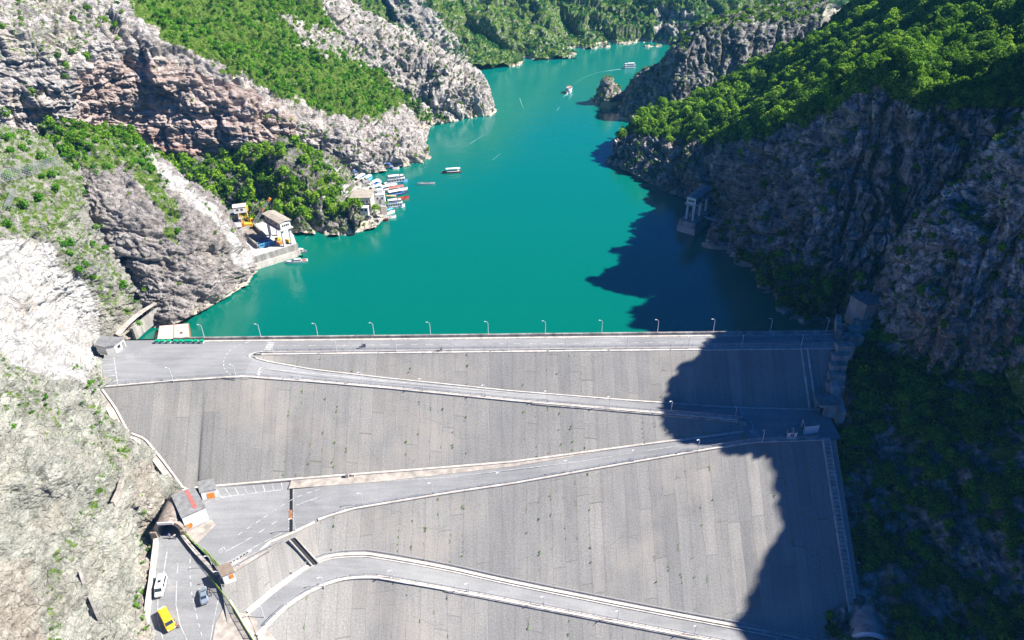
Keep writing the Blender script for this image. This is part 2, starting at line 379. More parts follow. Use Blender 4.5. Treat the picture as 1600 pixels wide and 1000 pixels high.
# ------------------------------------------------------------------ terrain lofts
SURF = {}
def cr_eval(P, n):                                      # Catmull-Rom along axis 0 of P (k, ..., 3)
    k = len(P); Q = np.concatenate([2*P[:1]-P[1:2], P, 2*P[-1:]-P[-2:-1]])
    t = np.linspace(0, k-1, n); i = np.minimum(t.astype(int), k-2); u = (t-i).reshape((-1,)+(1,)*(P.ndim-1))
    a, b, c, d = Q[i], Q[i+1], Q[i+2], Q[i+3]
    return .5*(2*b+(c-a)*u+(2*a-5*b+4*c-d)*u*u+(3*b-a-3*c+d)*u**3)
def loft(name, rows, res, amp=1.5, L=14., crag=1., strata=.8, vert=.8, fine=.35, weights=None, label=None, tilt=.12, seed=0, wob=12, near=0., cleft=0., blk=1., bs=7., aniso=(1, 1, 1), mat=None, skirt=None):
    K = np.array([[PY(*q) if len(q) == 3 else np.array(q[1:]) for q in r] for r in rows])
    if skirt: K = np.concatenate([K[:, :1]+np.array(skirt, float), K], 1)
    lr = np.linalg.norm(np.diff(K, axis=0), axis=2).sum(0).max(); lc = np.linalg.norm(np.diff(K, axis=1), axis=2).sum(1).max()
    nu = min(900, max(8, int(lr/res))); nv = min(1100, max(8, int(lc/res)))
    G = cr_eval(K, nu); G = cr_eval(G.transpose(1, 0, 2), nv).transpose(1, 0, 2)
    gu = np.gradient(G, axis=0); gv = np.gradient(G, axis=1); Nn = np.cross(gu, gv); Nn /= np.linalg.norm(Nn, axis=2)[..., None]+1e-9
    flip = ((Nn*(C0-G)).sum(2).mean() < 0)
    if flip: Nn = -Nn
    # low-passed normals keep the crags pointing out of the wall
    P = G + 31.7*seed; zt = G[..., 2] + tilt*G[..., 0]
    low = fbm(P/L, 4); rg = ridge(P/(L*.55), 5, .55)
    W = fbm(P/9.+5, 3)
    Pst = np.stack([P[..., 0]*.025, P[..., 1]*.025, (zt+2.0*W)*.36], -1); st = fbm(Pst, 4, 2.1, .6)
    Pv = np.stack([(P[..., 0]+2*W)*.16, (P[..., 1]+2*W)*.16, P[..., 2]*.022+3], -1); vr = ridge(Pv, 4, .55)
    fn = ridge(P/2.6, 4, .6)
    Pw = P + np.stack([fbm(P/8.+3, 3), fbm(P/8.+13, 3), fbm(P/8.+23, 3)], -1)*2.6
    an = np.array(aniso); Pw[..., 2] += tilt*P[..., 0]
    f1, c1 = facet(Pw*an/bs); f2, c2 = facet(Pw*an/(bs*.36)+11); f0, c0 = facet(Pw*an/(bs*2.7)+5)
    blkd = blk*(f0*bs*.75 + f1*bs*.42 + f2*bs*.36*.5)
    if near: blkd = blkd + near*facet(Pw*an/(bs*.15)+21)[0]*bs*.15
    if cleft:
        Pc = np.stack([(P[..., 0]+3*W)*.085, (P[..., 1]+3*W)*.085, P[..., 2]*.012+7], -1); q = 1-2*np.abs(pn(Pc)); q2 = 1-2*np.abs(pn(Pc*2.3+5))
        blkd = blkd - cleft*(np.clip((q-.72)/.28, 0, 1)**1.2) - .5*cleft*(np.clip((q2-.75)/.25, 0, 1)**1.2)
    d = blkd + amp*low*1.6 + crag*rg*.9 + strata*st*1.5 + vert*vr*1.2 + fine*fn
    D = G + Nn*d[..., None]
    V = D.reshape(-1, 3); idx = np.arange(nu*nv).reshape(nu, nv)
    F = np.stack([idx[:-1, :-1], idx[:-1, 1:], idx[1:, 1:], idx[1:, :-1]], -1).reshape(-1, 4)
    gu = np.gradient(D, axis=0); gv = np.gradient(D, axis=1); N2 = np.cross(gu, gv)
    if flip: N2 = -N2
    else: F = F
    area = np.linalg.norm(N2, axis=2); N2 = N2/(area[..., None]+1e-9)
    if flip: F = F[:, ::-1]
    px, py, _ = proj(V); wn_ = fbm(V/7., 4); wn2 = fbm(V/7.+50, 4)
    qx = px + wob*2*wn_; qy = py + wob*2*wn2
    slope = N2.reshape(-1, 3)[:, 2]
    wt = np.zeros((len(V), 4), np.float32)
    if weights: weights(wt, qx, qy, V, slope)
    me = npmesh(name, V, F, mat or M_TER); cattr(me, 'wt', np.clip(wt, 0, 1)); fattr(me, 'blk', .5*c1+.5*c2)
    o = link(name, me, kind='structure')
    if label: o['label'] = label
    SURF[name if name not in SURF else name+str(len(SURF))] = dict(V=V, N=N2.reshape(-1, 3), a=area.ravel(), px=px, py=py, qx=qx, qy=qy, wt=wt)
    return o

def setp(wt, ch, qx, qy, poly, v): wt[inpoly(qx, qy, poly), ch] = v
def wA(wt, qx, qy, V, sl):
    wt[:, 0] = .12; wt[:, 1] = .0
    setp(wt, 0, qx, qy, [(-300, 250), (70, 290), (150, 370), (225, 480), (170, 500), (120, 420), (40, 350), (-300, 320)], .42)
    up = inpoly(qx, qy, [(-300, 100), (120, 200), (160, 370), (240, 480), (190, 510), (135, 440), (70, 380), (-300, 330)])
    wt[up, 1] = 0; wt[up, 3] = .25; wt[up & (V[:, 2] > 30), 0] = .5
    s = inpoly(qx, qy, [(-300, 340), (20, 370), (75, 385), (135, 450), (160, 520), (150, 560), (138, 600), (60, 585), (0, 545), (-300, 520)]); wt[s, 1] = 1; wt[s, 0] = 0
    g = inpoly(qx, qy, [(-300, 530), (0, 545), (60, 590), (125, 660), (150, 700), (60, 680), (0, 640), (-300, 640)]); wt[g, 0] = .36
    b = inpoly(qx, qy, [(135, 615), (190, 650), (205, 700), (180, 745), (130, 830), (98, 920), (105, 1010), (74, 1010), (80, 880), (130, 790), (165, 730), (145, 670)]); wt[b, 0] = .40
    r = inpoly(qx, qy, [(-200, 880), (45, 870), (70, 1010), (-200, 1200)]); wt[r, 2] = .22
    r = inpoly(qx, qy, [(205, 720), (245, 720), (265, 800), (238, 850), (236, 1000), (215, 1000), (222, 860), (215, 800)]); wt[r, 2] = .2; wt[r, 0] = .2
def wB(wt, qx, qy, V, sl):
    wt[:, 3] = .5; wt[:, 0] = .16
    g = inpoly(qx, qy, [(40, 180), (240, 200), (262, 300), (285, 360), (270, 380), (235, 300), (200, 262), (110, 275), (60, 260)]); wt[g, 0] = .62
    s = inpoly(qx, qy, [(225, 225), (262, 262), (310, 305), (350, 345), (395, 400), (385, 425), (350, 372), (300, 325), (262, 290), (232, 250)]); wt[s, 1] = 1; wt[s, 0] = 0; wt[s, 3] = 0
def wC(wt, qx, qy, V, sl):
    wt[:, 0] = .42; wt[:, 3] = .75
    s = inpoly(qx, qy, [(505, 255), (535, 262), (552, 300), (530, 298)]); wt[s, 1] = 1; wt[s, 0] = 0; wt[s, 3] = 0
    g = inpoly(qx, qy, [(500, 285), (548, 315), (556, 338), (530, 345), (510, 320)]); wt[g, 0] = .55; wt[g, 3] = .3
def wD(wt, qx, qy, V, sl):
    wt[:, 0] = .13
    r = inpoly(qx, qy, [(130, 95), (240, 90), (330, 120), (460, 175), (470, 280), (180, 240), (120, 180)]); wt[r, 2] = .5
    r = inpoly(qx, qy, [(190, 200), (330, 225), (450, 240), (440, 275), (190, 250)]); wt[r, 2] = 1
    g = inpoly(qx, qy, [(150, -60), (250, 62), (330, 97), (420, 142), (500, 172), (575, 188), (640, 160), (600, 100), (480, -100)]); wt[g, 0] = .85
    g = inpoly(qx, qy, [(-300, -200), (150, -60), (200, 45), (100, 90), (-300, 120)]); wt[g, 0] = .36
    s = inpoly(qx, qy, [(430, 20), (560, 60), (600, 110), (480, 70)]); wt[s, 0] = .3
    s = inpoly(qx, qy, [(505, 250), (540, 258), (556, 296), (530, 300)]); wt[s, 1] = 1; wt[s, 0] = 0
def wE(wt, qx, qy, V, sl):
    wt[:, 0] = .2
    g = inpoly(qx, qy, [(560, 100), (640, 150), (700, 190), (640, 190), (580, 150)]); wt[g, 0] = .6
def wF(wt, qx, qy, V, sl):
    wt[:, 0] = .72
    r = inpoly(qx, qy, [(560, -60), (640, -20), (700, 40), (740, 95), (700, 110), (640, 60)]); wt[r, 0] = .3
    r = inpoly(qx, qy, [(1020, 10), (1080, 20), (1100, 60), (1030, 60)]); wt[r, 0] = .2
    wt[sl < .4, 0] *= .8
def wR(wt, qx, qy, V, sl):
    wt[:, 0] = .16; wt[:, 3] = .12
    f = inpoly(qx, qy, [(955, 205), (1100, 222), (1195, 212), (1290, 178), (1372, 132), (1430, 170), (1560, 170), (1700, 150), (1700, -300), (1320, -300), (1000, 180)]); wt[f, 0] = .9
    r = inpoly(qx, qy, [(1030, 220), (1160, 200), (1230, 300), (1260, 420), (1130, 400), (1040, 300)]); wt[r, 2] = .35
    b = inpoly(qx, qy, [(1150, 400), (1240, 410), (1330, 440), (1310, 520), (1230, 490)]); wt[b, 0] = .5; wt[b, 3] = .7
def wR3(wt, qx, qy, V, sl):
    wt[:, 0] = .15
    r = inpoly(qx, qy, [(1420, 480), (1600, 500), (1620, 600), (1400, 570)]); wt[r, 2] = .55
    wt[sl > .75, 0] = .45
def wR4(wt, qx, qy, V, sl):
    wt[:, 0] = .36; wt[:, 3] = .5
    r = inpoly(qx, qy, [(1420, 800), (1560, 700), (1600, 1000), (1400, 1000)]); wt[r, 0] = .32
def wR1(wt, qx, qy, V, sl):
    wt[:, 0] = .26; wt[:, 3] = .35
    wt[sl > .85, 0] = .6

# near slope beside the tunnel road (columns run outwards from the road, rows from near to far)
loft('rock_slope', [
    [(252, 1150, 66), (120, 1150, 61), (0, 1150, 55), (-160, 1150, 49), (-420, 1150, 40)],
    [(238, 1000, 89.5), (120, 1000, 83), (0, 1000, 76), (-150, 1000, 68), (-420, 1000, 55)],
    [(236, 900, 105), (120, 900, 95), (0, 900, 87), (-150, 900, 78), (-420, 900, 63)],
    [(238, 830, 119), (150, 815, 107), (20, 800, 99), (-150, 800, 88), (-420, 780, 72)],
    [(272, 782, 126), (200, 750, 122), (90, 730, 111), (-150, 720, 98), (-420, 690, 82)],
    [(236, 708, 135), (160, 685, 131), (20, 660, 122), (-150, 650, 108), (-420, 620, 92)],
    [(166, 640, 142), (120, 620, 138), (0, 590, 131), (-150, 570, 120), (-420, 540, 102)],
    [(140, 572, 150), (100, 545, 150), (10, 480, 149), (-150, 450, 138), (-420, 420, 118)],
    [(138, 535, 167), (110, 490, 169), (45, 400, 166), (-130, 350, 156), (-420, 320, 135)],
    [(212, 512, 182), (180, 462, 183), (95, 350, 181), (-60, 285, 174), (-420, 230, 152)],
    [(240, 500, 192), (195, 420, 194), (105, 290, 196), (-20, 230, 194), (-420, 150, 175)],
    [(255, 480, 205), (200, 380, 206), (90, 240, 214), (-40, 180, 216), (-420, 90, 200)]],
    .29, near=.9, amp=1.1, L=13, crag=.8, strata=.6, vert=.4, fine=.5, weights=wA, blk=.62, bs=4.5, aniso=(.8, .8, 1.2), mat=M_SCHIST, skirt=(6, 0, -8), seed=1)
loft('rock_bluff', [
    [(236, 512, 188), (262, 512, 184), (330, 478, 193), (384, 446, 208), (392, 418, 222), (380, 395, 240)],
    [(205, 440, 194), (235, 440, 191), (310, 420, 199), (372, 410, 211), (384, 395, 222), (372, 375, 242)],
    [(150, 375, 199), (185, 360, 196), (275, 345, 206), (335, 355, 216), (362, 368, 228), (355, 352, 246)],
    [(110, 300, 206), (145, 285, 207), (235, 275, 217), (300, 305, 226), (340, 335, 238), (335, 330, 250)],
    [(85, 245, 218), (125, 240, 219), (205, 238, 232), (262, 268, 240), (318, 312, 248), (322, 318, 256)],
    [(60, 205, 238), (110, 200, 240), (190, 208, 252), (246, 242, 256), (300, 296, 258), (312, 310, 262)]],
    .32, near=.8, amp=1.2, L=11, crag=.6, strata=1.3, vert=.7, fine=.4, weights=wB, blk=.75, bs=6, aniso=(.55, .8, 1.7), seed=2, tilt=.35)
loft('wooded_cove', [
    [(230, 345, 255), (330, 366, 254), (400, 360, 252), (470, 364, 250), (520, 368, 248), (556, 366, 249), (572, 350, 254)],
    [(230, 320, 262), (330, 345, 260), (400, 340, 256), (470, 335, 255), (520, 338, 253), (552, 340, 255), (572, 338, 259)],
    [(225, 280, 282), (300, 300, 276), (390, 290, 272), (455, 280, 266), (505, 300, 262), (542, 316, 262), (562, 322, 267)],
    [(210, 250, 294), (290, 262, 290), (370, 258, 290), (440, 240, 282), (490, 258, 277), (528, 292, 272), (548, 304, 276)],
    [(190, 228, 304), (280, 238, 305), (360, 245, 306), (440, 232, 302), (500, 248, 298), (540, 262, 300), (556, 280, 305)]],
    .5, amp=1.6, L=12, crag=1.2, strata=.5, vert=.7, fine=.35, weights=wC, blk=0.8, bs=7, seed=3)
loft('banded_cliff', [
    [(-420, 270, 215), (-200, 240, 232), (0, 208, 252), (100, 222, 270), (190, 238, 290), (300, 258, 298), (430, 276, 304), (500, 282, 310), (560, 275, 313), (610, 268, 322), (655, 262, 330), (676, 254, 336)],
    [(-420, 180, 217), (-200, 160, 235), (0, 140, 256), (100, 160, 272), (190, 180, 291), (300, 205, 300), (430, 230, 307), (500, 245, 313), (560, 248, 318), (610, 246, 326), (650, 244, 333), (672, 243, 339)],
    [(-420, 110, 219), (-200, 95, 238), (0, 75, 260), (100, 95, 275), (190, 110, 293), (300, 140, 303), (430, 180, 311), (500, 205, 318), (560, 222, 325), (608, 226, 333), (645, 228, 338), (668, 234, 343)],
    [(-420, 60, 222), (-200, 45, 243), (0, 25, 268), (90, 40, 284), (200, 50, 301), (320, 92, 316), (425, 143, 327), (498, 175, 332), (558, 193, 340), (604, 202, 346), (640, 212, 349), (664, 226, 350)],
    [(-420, 10, 240), (-200, -10, 265), (0, -30, 290), (110, -10, 306), (230, 15, 325), (360, 62, 343), (470, 115, 352), (530, 145, 360), (580, 165, 368), (615, 182, 374), (645, 198, 374), (668, 215, 362)],
    [(-420, -60, 300), (-200, -80, 320), (0, -90, 340), (150, -65, 350), (290, -20, 365), (420, 35, 380), (510, 90, 388), (560, 122, 392), (600, 145, 398), (630, 165, 402), (655, 188, 396), (672, 200, 385)],
    [(-420, -160, 360), (-200, -170, 380), (0, -160, 400), (200, -130, 410), (350, -70, 420), (470, -10, 425), (540, 50, 428), (585, 95, 428), (615, 130, 428), (640, 150, 425), (660, 175, 415), (680, 193, 400)]],
    .46, amp=1.6, L=17, crag=1.1, strata=1.35, vert=.9, fine=.35, weights=wD, blk=0.85, bs=7, aniso=(.8, .8, 1.15), cleft=2.2, seed=4, tilt=.18)
loft('rocky_headland', [
    [(590, 222, 372), (640, 204, 384), (665, 197, 389), (705, 191, 397), (742, 185, 403), (768, 180, 408), (776, 172, 424), (772, 165, 445)],
    [(560, 190, 386), (620, 178, 396), (660, 172, 400), (705, 160, 406), (738, 152, 412), (762, 155, 417), (771, 160, 430), (766, 156, 450)],
    [(500, 130, 402), (580, 130, 412), (640, 130, 416), (690, 125, 420), (725, 125, 424), (752, 134, 428), (763, 148, 440), (758, 145, 455)],
    [(440, 60, 414), (530, 70, 424), (600, 85, 430), (660, 92, 434), (705, 103, 438), (738, 116, 441), (754, 135, 450), (750, 135, 462)],
    [(340, -60, 425), (460, -15, 436), (560, 34, 444), (630, 66, 449), (685, 88, 452), (725, 108, 455), (745, 125, 460), (742, 128, 470)],
    [(300, -120, 450), (440, -60, 465), (545, 0, 475), (615, 50, 480), (670, 80, 483), (708, 104, 484), (730, 118, 482), (728, 120, 488)]],
    .7, amp=1.8, L=15, crag=.8, strata=.6, vert=1.9, fine=.5, weights=wE, blk=.85, bs=7, aniso=(1, 1, .32), cleft=2.5, seed=5)
loft('green_hillside', [
    [(560, 125, 505), (660, 118, 518), (742, 111, 524), (782, 107, 533), (811, 104, 538), (818, 101, 552)],
    [(540, 85, 520), (640, 85, 533), (722, 88, 540), (772, 93, 546), (803, 98, 549), (812, 98, 562)],
    [(500, 30, 535), (600, 30, 548), (685, 40, 556), (735, 58, 560), (776, 82, 562), (798, 94, 570)],
    [(430, -60, 555), (540, -60, 566), (625, -40, 572), (690, 0, 578), (742, 45, 582), (780, 85, 585)],
    [(380, -150, 600), (500, -140, 610), (600, -110, 612), (670, -40, 615), (722, 28, 612), (765, 80, 605)]],
    1., amp=3.2, L=32, crag=2.6, strata=.7, vert=1.2, fine=.4, weights=wF, blk=0.7, bs=12, seed=6)
loft('green_hillside', [
    [(700, 110, 545), (800, 102, 554), (850, 97, 558), (885, 94, 561), (909, 93, 563), (914, 90, 580)],
    [(690, 60, 560), (770, 70, 572), (835, 72, 576), (875, 78, 577), (900, 84, 576), (908, 86, 592)],
    [(670, 0, 580), (750, 10, 592), (820, 30, 598), (865, 52, 598), (892, 75, 592), (902, 82, 604)],
    [(640, -80, 610), (730, -70, 622), (800, -40, 626), (850, 5, 625), (884, 62, 612), (895, 78, 620)],
    [(600, -200, 660), (710, -190, 670), (780, -150, 670), (835, -60, 660), (872, 45, 640), (885, 76, 640)]],
    1.1, amp=4.0, L=38, crag=3.2, strata=.7, vert=1.4, fine=.4, weights=wF, blk=0.8, bs=14, seed=7)
loft('distant_mountain', [
    [(780, 95, 590), (870, 88, 596), (905, 85, 596), (960, 87, 598), (1020, 90, 594), (1060, 92, 588), (1120, 94, 580), (1250, 98, 575)],
    [(770, 50, 620), (860, 48, 630), (900, 55, 622), (960, 48, 632), (1010, 52, 626), (1060, 52, 612), (1120, 50, 606), (1250, 40, 610)],
    [(760, 0, 660), (850, 5, 668), (905, 22, 650), (960, 8, 668), (1010, 8, 660), (1060, 6, 640), (1110, 10, 632), (1250, 0, 650)],
    [(740, -80, 720), (840, -70, 725), (910, -30, 690), (970, -60, 720), (1020, -60, 712), (1070, -30, 672), (1130, -12, 660), (1250, -40, 700)],
    [(700, -200, 800), (820, -190, 800), (920, -140, 770), (980, -170, 800), (1050, -170, 790), (1110, -100, 740), (1150, -40, 690), (1270, -90, 760)]],
    1.2, amp=6, L=50, crag=5.5, strata=.6, vert=1.5, fine=.5, weights=wF, blk=0.9, bs=18, seed=8)
loft('distant_mountain', [
    [(1040, 95, 690), (1150, 95, 690), (1250, 95, 690), (1400, 95, 690)],
    [(1040, 40, 760), (1150, 40, 770), (1250, 38, 770), (1400, 30, 780)],
    [(1040, -30, 850), (1150, -20, 860), (1250, -30, 880), (1400, -40, 900)],
    [(1040, -140, 1000), (1150, -140, 1000), (1250, -150, 1000), (1400, -170, 1000)]],
    2.2, amp=8, L=70, crag=6, strata=.5, vert=1, fine=.3, weights=wF, blk=0.9, bs=24, seed=9)
loft('shaded_headland', [
    [(966, 175, 440), (968, 187, 404), (993, 196, 394), (1030, 205, 386), (1090, 205, 382), (1160, 200, 385), (1260, 180, 390)],
    [(976, 150, 440), (978, 155, 409), (1002, 165, 398), (1040, 165, 391), (1100, 155, 390), (1170, 140, 394), (1270, 110, 400)],
    [(990, 126, 440), (994, 128, 414), (1015, 128, 402), (1052, 120, 396), (1110, 100, 397), (1180, 85, 401), (1280, 60, 408)],
    [(1003, 114, 442), (1008, 113, 420), (1030, 104, 408), (1056, 76, 403), (1106, 40, 406), (1186, 30, 410), (1290, 12, 416)],
    [(1014, 110, 470), (1024, 108, 455), (1048, 98, 440), (1075, 62, 436), (1125, 28, 440), (1220, 3, 450), (1320, -30, 465)],
    [(1022, 112, 500), (1034, 110, 500), (1062, 102, 500), (1092, 75, 505), (1150, 40, 515), (1250, 10, 530), (1360, -60, 560)]],
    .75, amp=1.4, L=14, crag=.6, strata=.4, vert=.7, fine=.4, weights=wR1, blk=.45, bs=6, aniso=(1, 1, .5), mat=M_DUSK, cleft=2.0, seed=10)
loft('rock_islet', [
    [(926, 160, 432), (930, 158, 429), (945, 160, 427), (962, 160, 427), (975, 158, 432)],
    [(930, 152, 434), (936, 148, 431), (948, 144, 430), (960, 148, 430), (972, 152, 434)],
    [(936, 146, 437), (942, 136, 435), (950, 126, 434), (958, 133, 434), (968, 146, 437)],
    [(936, 150, 446), (944, 142, 446), (952, 132, 446), (960, 138, 446), (970, 150, 446)]],
    .5, amp=.8, L=6, crag=.9, strata=.3, vert=.6, fine=.4, weights=wR1, blk=0.7, bs=4, seed=11, label='small rock islet off the shaded headland')
loft('wooded_cliff', [
    [(945, 256, 330), (985, 270, 315), (1040, 300, 292), (1075, 318, 280), (1120, 380, 244), (1130, 412, 229), (1180, 462, 204), (1232, 498, 189), (1295, 528, 178), (1345, 560, 172)],
    [(950, 238, 332), (990, 250, 318), (1050, 272, 296), (1090, 285, 284), (1145, 330, 248), (1175, 360, 226), (1240, 385, 203), (1330, 400, 190), (1390, 430, 184), (1480, 450, 182)],
    [(958, 222, 336), (1000, 230, 323), (1070, 240, 301), (1125, 245, 288), (1180, 255, 253), (1240, 260, 228), (1320, 240, 204), (1425, 260, 197), (1520, 290, 188), (1620, 300, 184)],
    [(964, 212, 341), (1004, 214, 330), (1088, 216, 311), (1165, 210, 292), (1215, 205, 254), (1295, 172, 229), (1378, 128, 206), (1450, 160, 200), (1570, 170, 196), (1720, 170, 190)],
    [(980, 202, 348), (1030, 195, 342), (1115, 185, 330), (1195, 165, 312), (1258, 150, 280), (1345, 122, 254), (1425, 90, 229), (1510, 100, 216), (1650, 90, 210), (1860, 60, 205)],
    [(992, 200, 354), (1060, 180, 354), (1142, 156, 350), (1222, 126, 340), (1300, 85, 316), (1392, 62, 290), (1480, 25, 268), (1590, 20, 244), (1760, -20, 228), (2000, -60, 222)],
    [(1002, 200, 360), (1085, 164, 366), (1165, 116, 374), (1255, 76, 374), (1335, 25, 368), (1440, -40, 344), (1560, -60, 320), (1700, -90, 285), (1900, -160, 255), (2200, -200, 240)],
    [(1010, 206, 372), (1110, 172, 385), (1200, 122, 400), (1300, 58, 388), (1400, -70, 385), (1530, -170, 370), (1680, -190, 370), (1850, -230, 330), (2100, -330, 285), (2400, -360, 265)]],
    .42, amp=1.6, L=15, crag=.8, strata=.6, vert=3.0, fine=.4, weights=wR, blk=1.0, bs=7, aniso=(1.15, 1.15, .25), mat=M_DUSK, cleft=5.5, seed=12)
loft('rock_outcrop', [
    [(1345, 500, 176), (1380, 560, 164), (1430, 585, 155), (1510, 590, 149), (1610, 600, 143), (1740, 630, 136), (1900, 640, 128)],
    [(1372, 470, 175), (1405, 500, 164), (1440, 500, 157), (1512, 490, 151), (1605, 500, 145), (1730, 510, 138), (1900, 510, 130)],
    [(1392, 420, 177), (1425, 410, 167), (1465, 390, 160), (1525, 370, 154), (1608, 380, 147), (1722, 370, 140), (1900, 360, 132)],
    [(1408, 385, 181), (1450, 345, 172), (1488, 310, 166), (1552, 285, 160), (1628, 226, 147), (1730, 204, 140), (1900, 190, 137)],
    [(1425, 390, 190), (1475, 340, 183), (1520, 300, 180), (1575, 225, 176), (1660, 160, 172), (1760, 100, 168), (1950, 60, 158)],
    [(1440, 410, 198), (1495, 360, 194), (1550, 300, 192), (1620, 200, 192), (1730, 20, 193), (1850, -135, 190), (2060, -280, 180)],
    [(1460, 440, 206), (1520, 380, 206), (1590, 300, 206), (1680, 150, 208), (1760, 30, 210), (1870, -30, 212), (2080, -130, 206)]],
    .33, near=.8, amp=1.2, L=11, crag=.6, strata=.9, vert=2.2, fine=.35, weights=wR3, blk=.8, bs=6.5, aniso=(1.1, 1.1, .3), mat=M_DUSK, cleft=3.5, seed=13)
loft('wooded_slope', [
    [(1345, 1160, 77), (1450, 1160, 74), (1600, 1160, 68), (1800, 1160, 60), (2050, 1160, 48)],
    [(1332, 1000, 99), (1450, 1000, 97), (1600, 1000, 91), (1800, 1000, 84), (2050, 1000, 72)],
    [(1308, 850, 120), (1450, 850, 116), (1600, 850, 108), (1800, 840, 100), (2050, 820, 88)],
    [(1292, 740, 135), (1440, 740, 129), (1600, 740, 120), (1800, 720, 112), (2050, 690, 100)],
    [(1322, 668, 144), (1440, 650, 141), (1600, 650, 132), (1800, 620, 124), (2050, 570, 112)],
    [(1329, 580, 158), (1440, 575, 154), (1600, 575, 147), (1800, 540, 138), (2050, 460, 124)],
    [(1347, 522, 170), (1425, 515, 169), (1590, 520, 160), (1800, 460, 150), (2050, 360, 136)],
    [(1362, 492, 182), (1420, 480, 182), (1580, 470, 174), (1800, 400, 164), (2050, 280, 148)]],
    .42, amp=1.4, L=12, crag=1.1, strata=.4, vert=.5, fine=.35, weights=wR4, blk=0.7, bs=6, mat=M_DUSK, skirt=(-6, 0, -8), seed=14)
loft('mountain_flank', [
    [('w', 92, 40, -70), ('w', 96, 70, -60), ('w', 104, 95, -50), ('w', 116, 118, -38), ('w', 120, 140, -25), ('w', 124, 165, -10), ('w', 130, 190, 20)],
    [('w', 112, 40, -30), ('w', 116, 70, -18), ('w', 122, 95, -8), ('w', 128, 118, 2), ('w', 128, 140, 12), ('w', 130, 165, 30), ('w', 140, 190, 60)],
    [('w', 140, 38, 8), ('w', 144, 70, 24), ('w', 150, 93, 32), ('w', 152, 118, 30), ('w', 150, 140, 40), ('w', 148, 165, 60), ('w', 158, 190, 82)],
    [('w', 175, 36, 46), ('w', 178, 70, 56), ('w', 182, 95, 64), ('w', 182, 118, 72), ('w', 178, 140, 84), ('w', 178, 165, 96), ('w', 190, 195, 110)],
    [('w', 215, 30, 108), ('w', 216, 65, 108), ('w', 218, 90, 110), ('w', 216, 120, 118), ('w', 212, 145, 124), ('w', 214, 172, 130), ('w', 230, 205, 140)],
    [('w', 290, 20, 150), ('w', 290, 60, 155), ('w', 290, 95, 160), ('w', 290, 125, 165), ('w', 290, 155, 170), ('w', 290, 185, 175), ('w', 300, 220, 180)],
    [('w', 420, 0, 90), ('w', 420, 60, 90), ('w', 420, 95, 90), ('w', 420, 125, 90), ('w', 420, 155, 90), ('w', 420, 185, 90), ('w', 420, 240, 90)]],
    1., amp=2.2, L=20, crag=1.6, strata=.5, vert=.6, fine=.4, weights=wF, blk=0.8, bs=9, seed=15)
# slope carrying the harbour house and the jetty terrace
loft('harbour_bank', [
    [(548, 364, 250), (566, 360, 252), (585, 356, 253), (593, 351, 256), (600, 340, 264), (602, 326, 274), (598, 306, 286), (584, 288, 298), (560, 276, 310)],
    [(550, 345, 257), (566, 346, 258), (584, 344, 259), (590, 341, 261), (595, 332, 268), (596, 319, 276), (590, 304, 285), (578, 292, 295), (556, 280, 307)],
    [(552, 330, 265), (566, 334, 264), (582, 334, 265), (588, 331, 267), (592, 324, 272), (591, 315, 278), (584, 304, 286), (576, 294, 294), (552, 284, 302)],
    [(550, 318, 270), (556, 319, 271), (562, 318, 273), (566, 316, 275), (568, 313, 277), (566, 309, 280), (560, 303, 284), (552, 299, 287), (545, 294, 291)],
    [(540, 308, 275), (541, 308, 275.5), (542, 308, 276), (543, 307, 277), (543, 306, 278), (542, 305, 279), (541, 304, 280), (540, 303, 281), (538, 302, 282)]],
    .45, amp=.5, L=7, crag=.5, strata=.3, vert=.3, fine=.3, blk=0.5, bs=3.5, seed=16, weights=lambda wt, qx, qy, V, sl: wt.__setitem__((slice(None), 1), .55))

def on_terrain(surf, px, py):
    s = SURF[surf]; return s['V'][np.argmin((s['px']-px)**2+(s['py']-py)**2)].astype(float)
# ground under everything, lake surface
g = MB(); g.add([(-2500, -1500, -80), (2500, -1500, -80), (2500, 3500, -80), (-2500, 3500, -80)], [(0, 1, 2, 3)])
g.build('ground', M_TER, fix=False, kind='structure')
wt = MB(); wt.add([(-116, 168.6, -6), (160, 168.6, -6), (170, 330, -6), (120, 440, -6), (160, 560, -6), (160, 1100, -6), (-160, 1100, -6), (-160, 560, -6), (-105, 440, -6), (-105, 330, -6), (-150, 285, -6), (-150, 250, -6), (-118, 215, -6)], [tuple(range(13))])
wt.build('lake_water', M_WATER, fix=False, kind='structure', label='turquoise lake behind the dam')
# ------------------------------------------------------------------ the dam
def I(tab):
    a = np.array(tab, float); return lambda x: np.interp(x, a[:, 0], a[:, 1])
z2 = I([(-74, 0), (-70.8, 0), (-65, -1.1), (-55, -2.8), (-35, -4.7), (0, -7.4), (34, -9.4), (60, -10.8), (100, -11.5)])
U2 = I([(-71.5, 158.2), (-68.5, 157.1), (-35, 154.2), (0, 151.2), (34, 148.8), (60, 147.5), (78, 146.8), (100, 146.3)])
L2 = I([(-113, 144.2), (-106.7, 145.5), (-88.7, 147.9), (-70, 149.6), (-55, 150.9), (-34, 150.2), (0, 147.4), (34, 144.7), (50, 143.5), (61, 142.4)])
z3 = I([(-90, -20.5), (-57, -20), (-40, -19.4), (-17, -18.6), (0, -17.8), (33, -15), (60, -12.5), (100, -11.9)])
U3 = I([(-80, 129.5), (-74.7, 129.9), (-57, 131.6), (-41.6, 132.5), (-17, 133.9), (0, 134.8), (33, 137.6), (61, 139.6)])
L3 = I([(-60, 111), (-52, 115.0), (-46, 118.6), (-39.4, 121.2), (-16.3, 125.3), (0, 127.6), (32, 132.2), (48.6, 134.3), (62, 135.9), (100, 136.6)])
CY0, CY1 = 159.6, 167.0
r4z = [-24, -24.6, -25.5, -26.5, -27.3, -30.1, -32.9, -37.5, -41.4, -43.6, -44.]
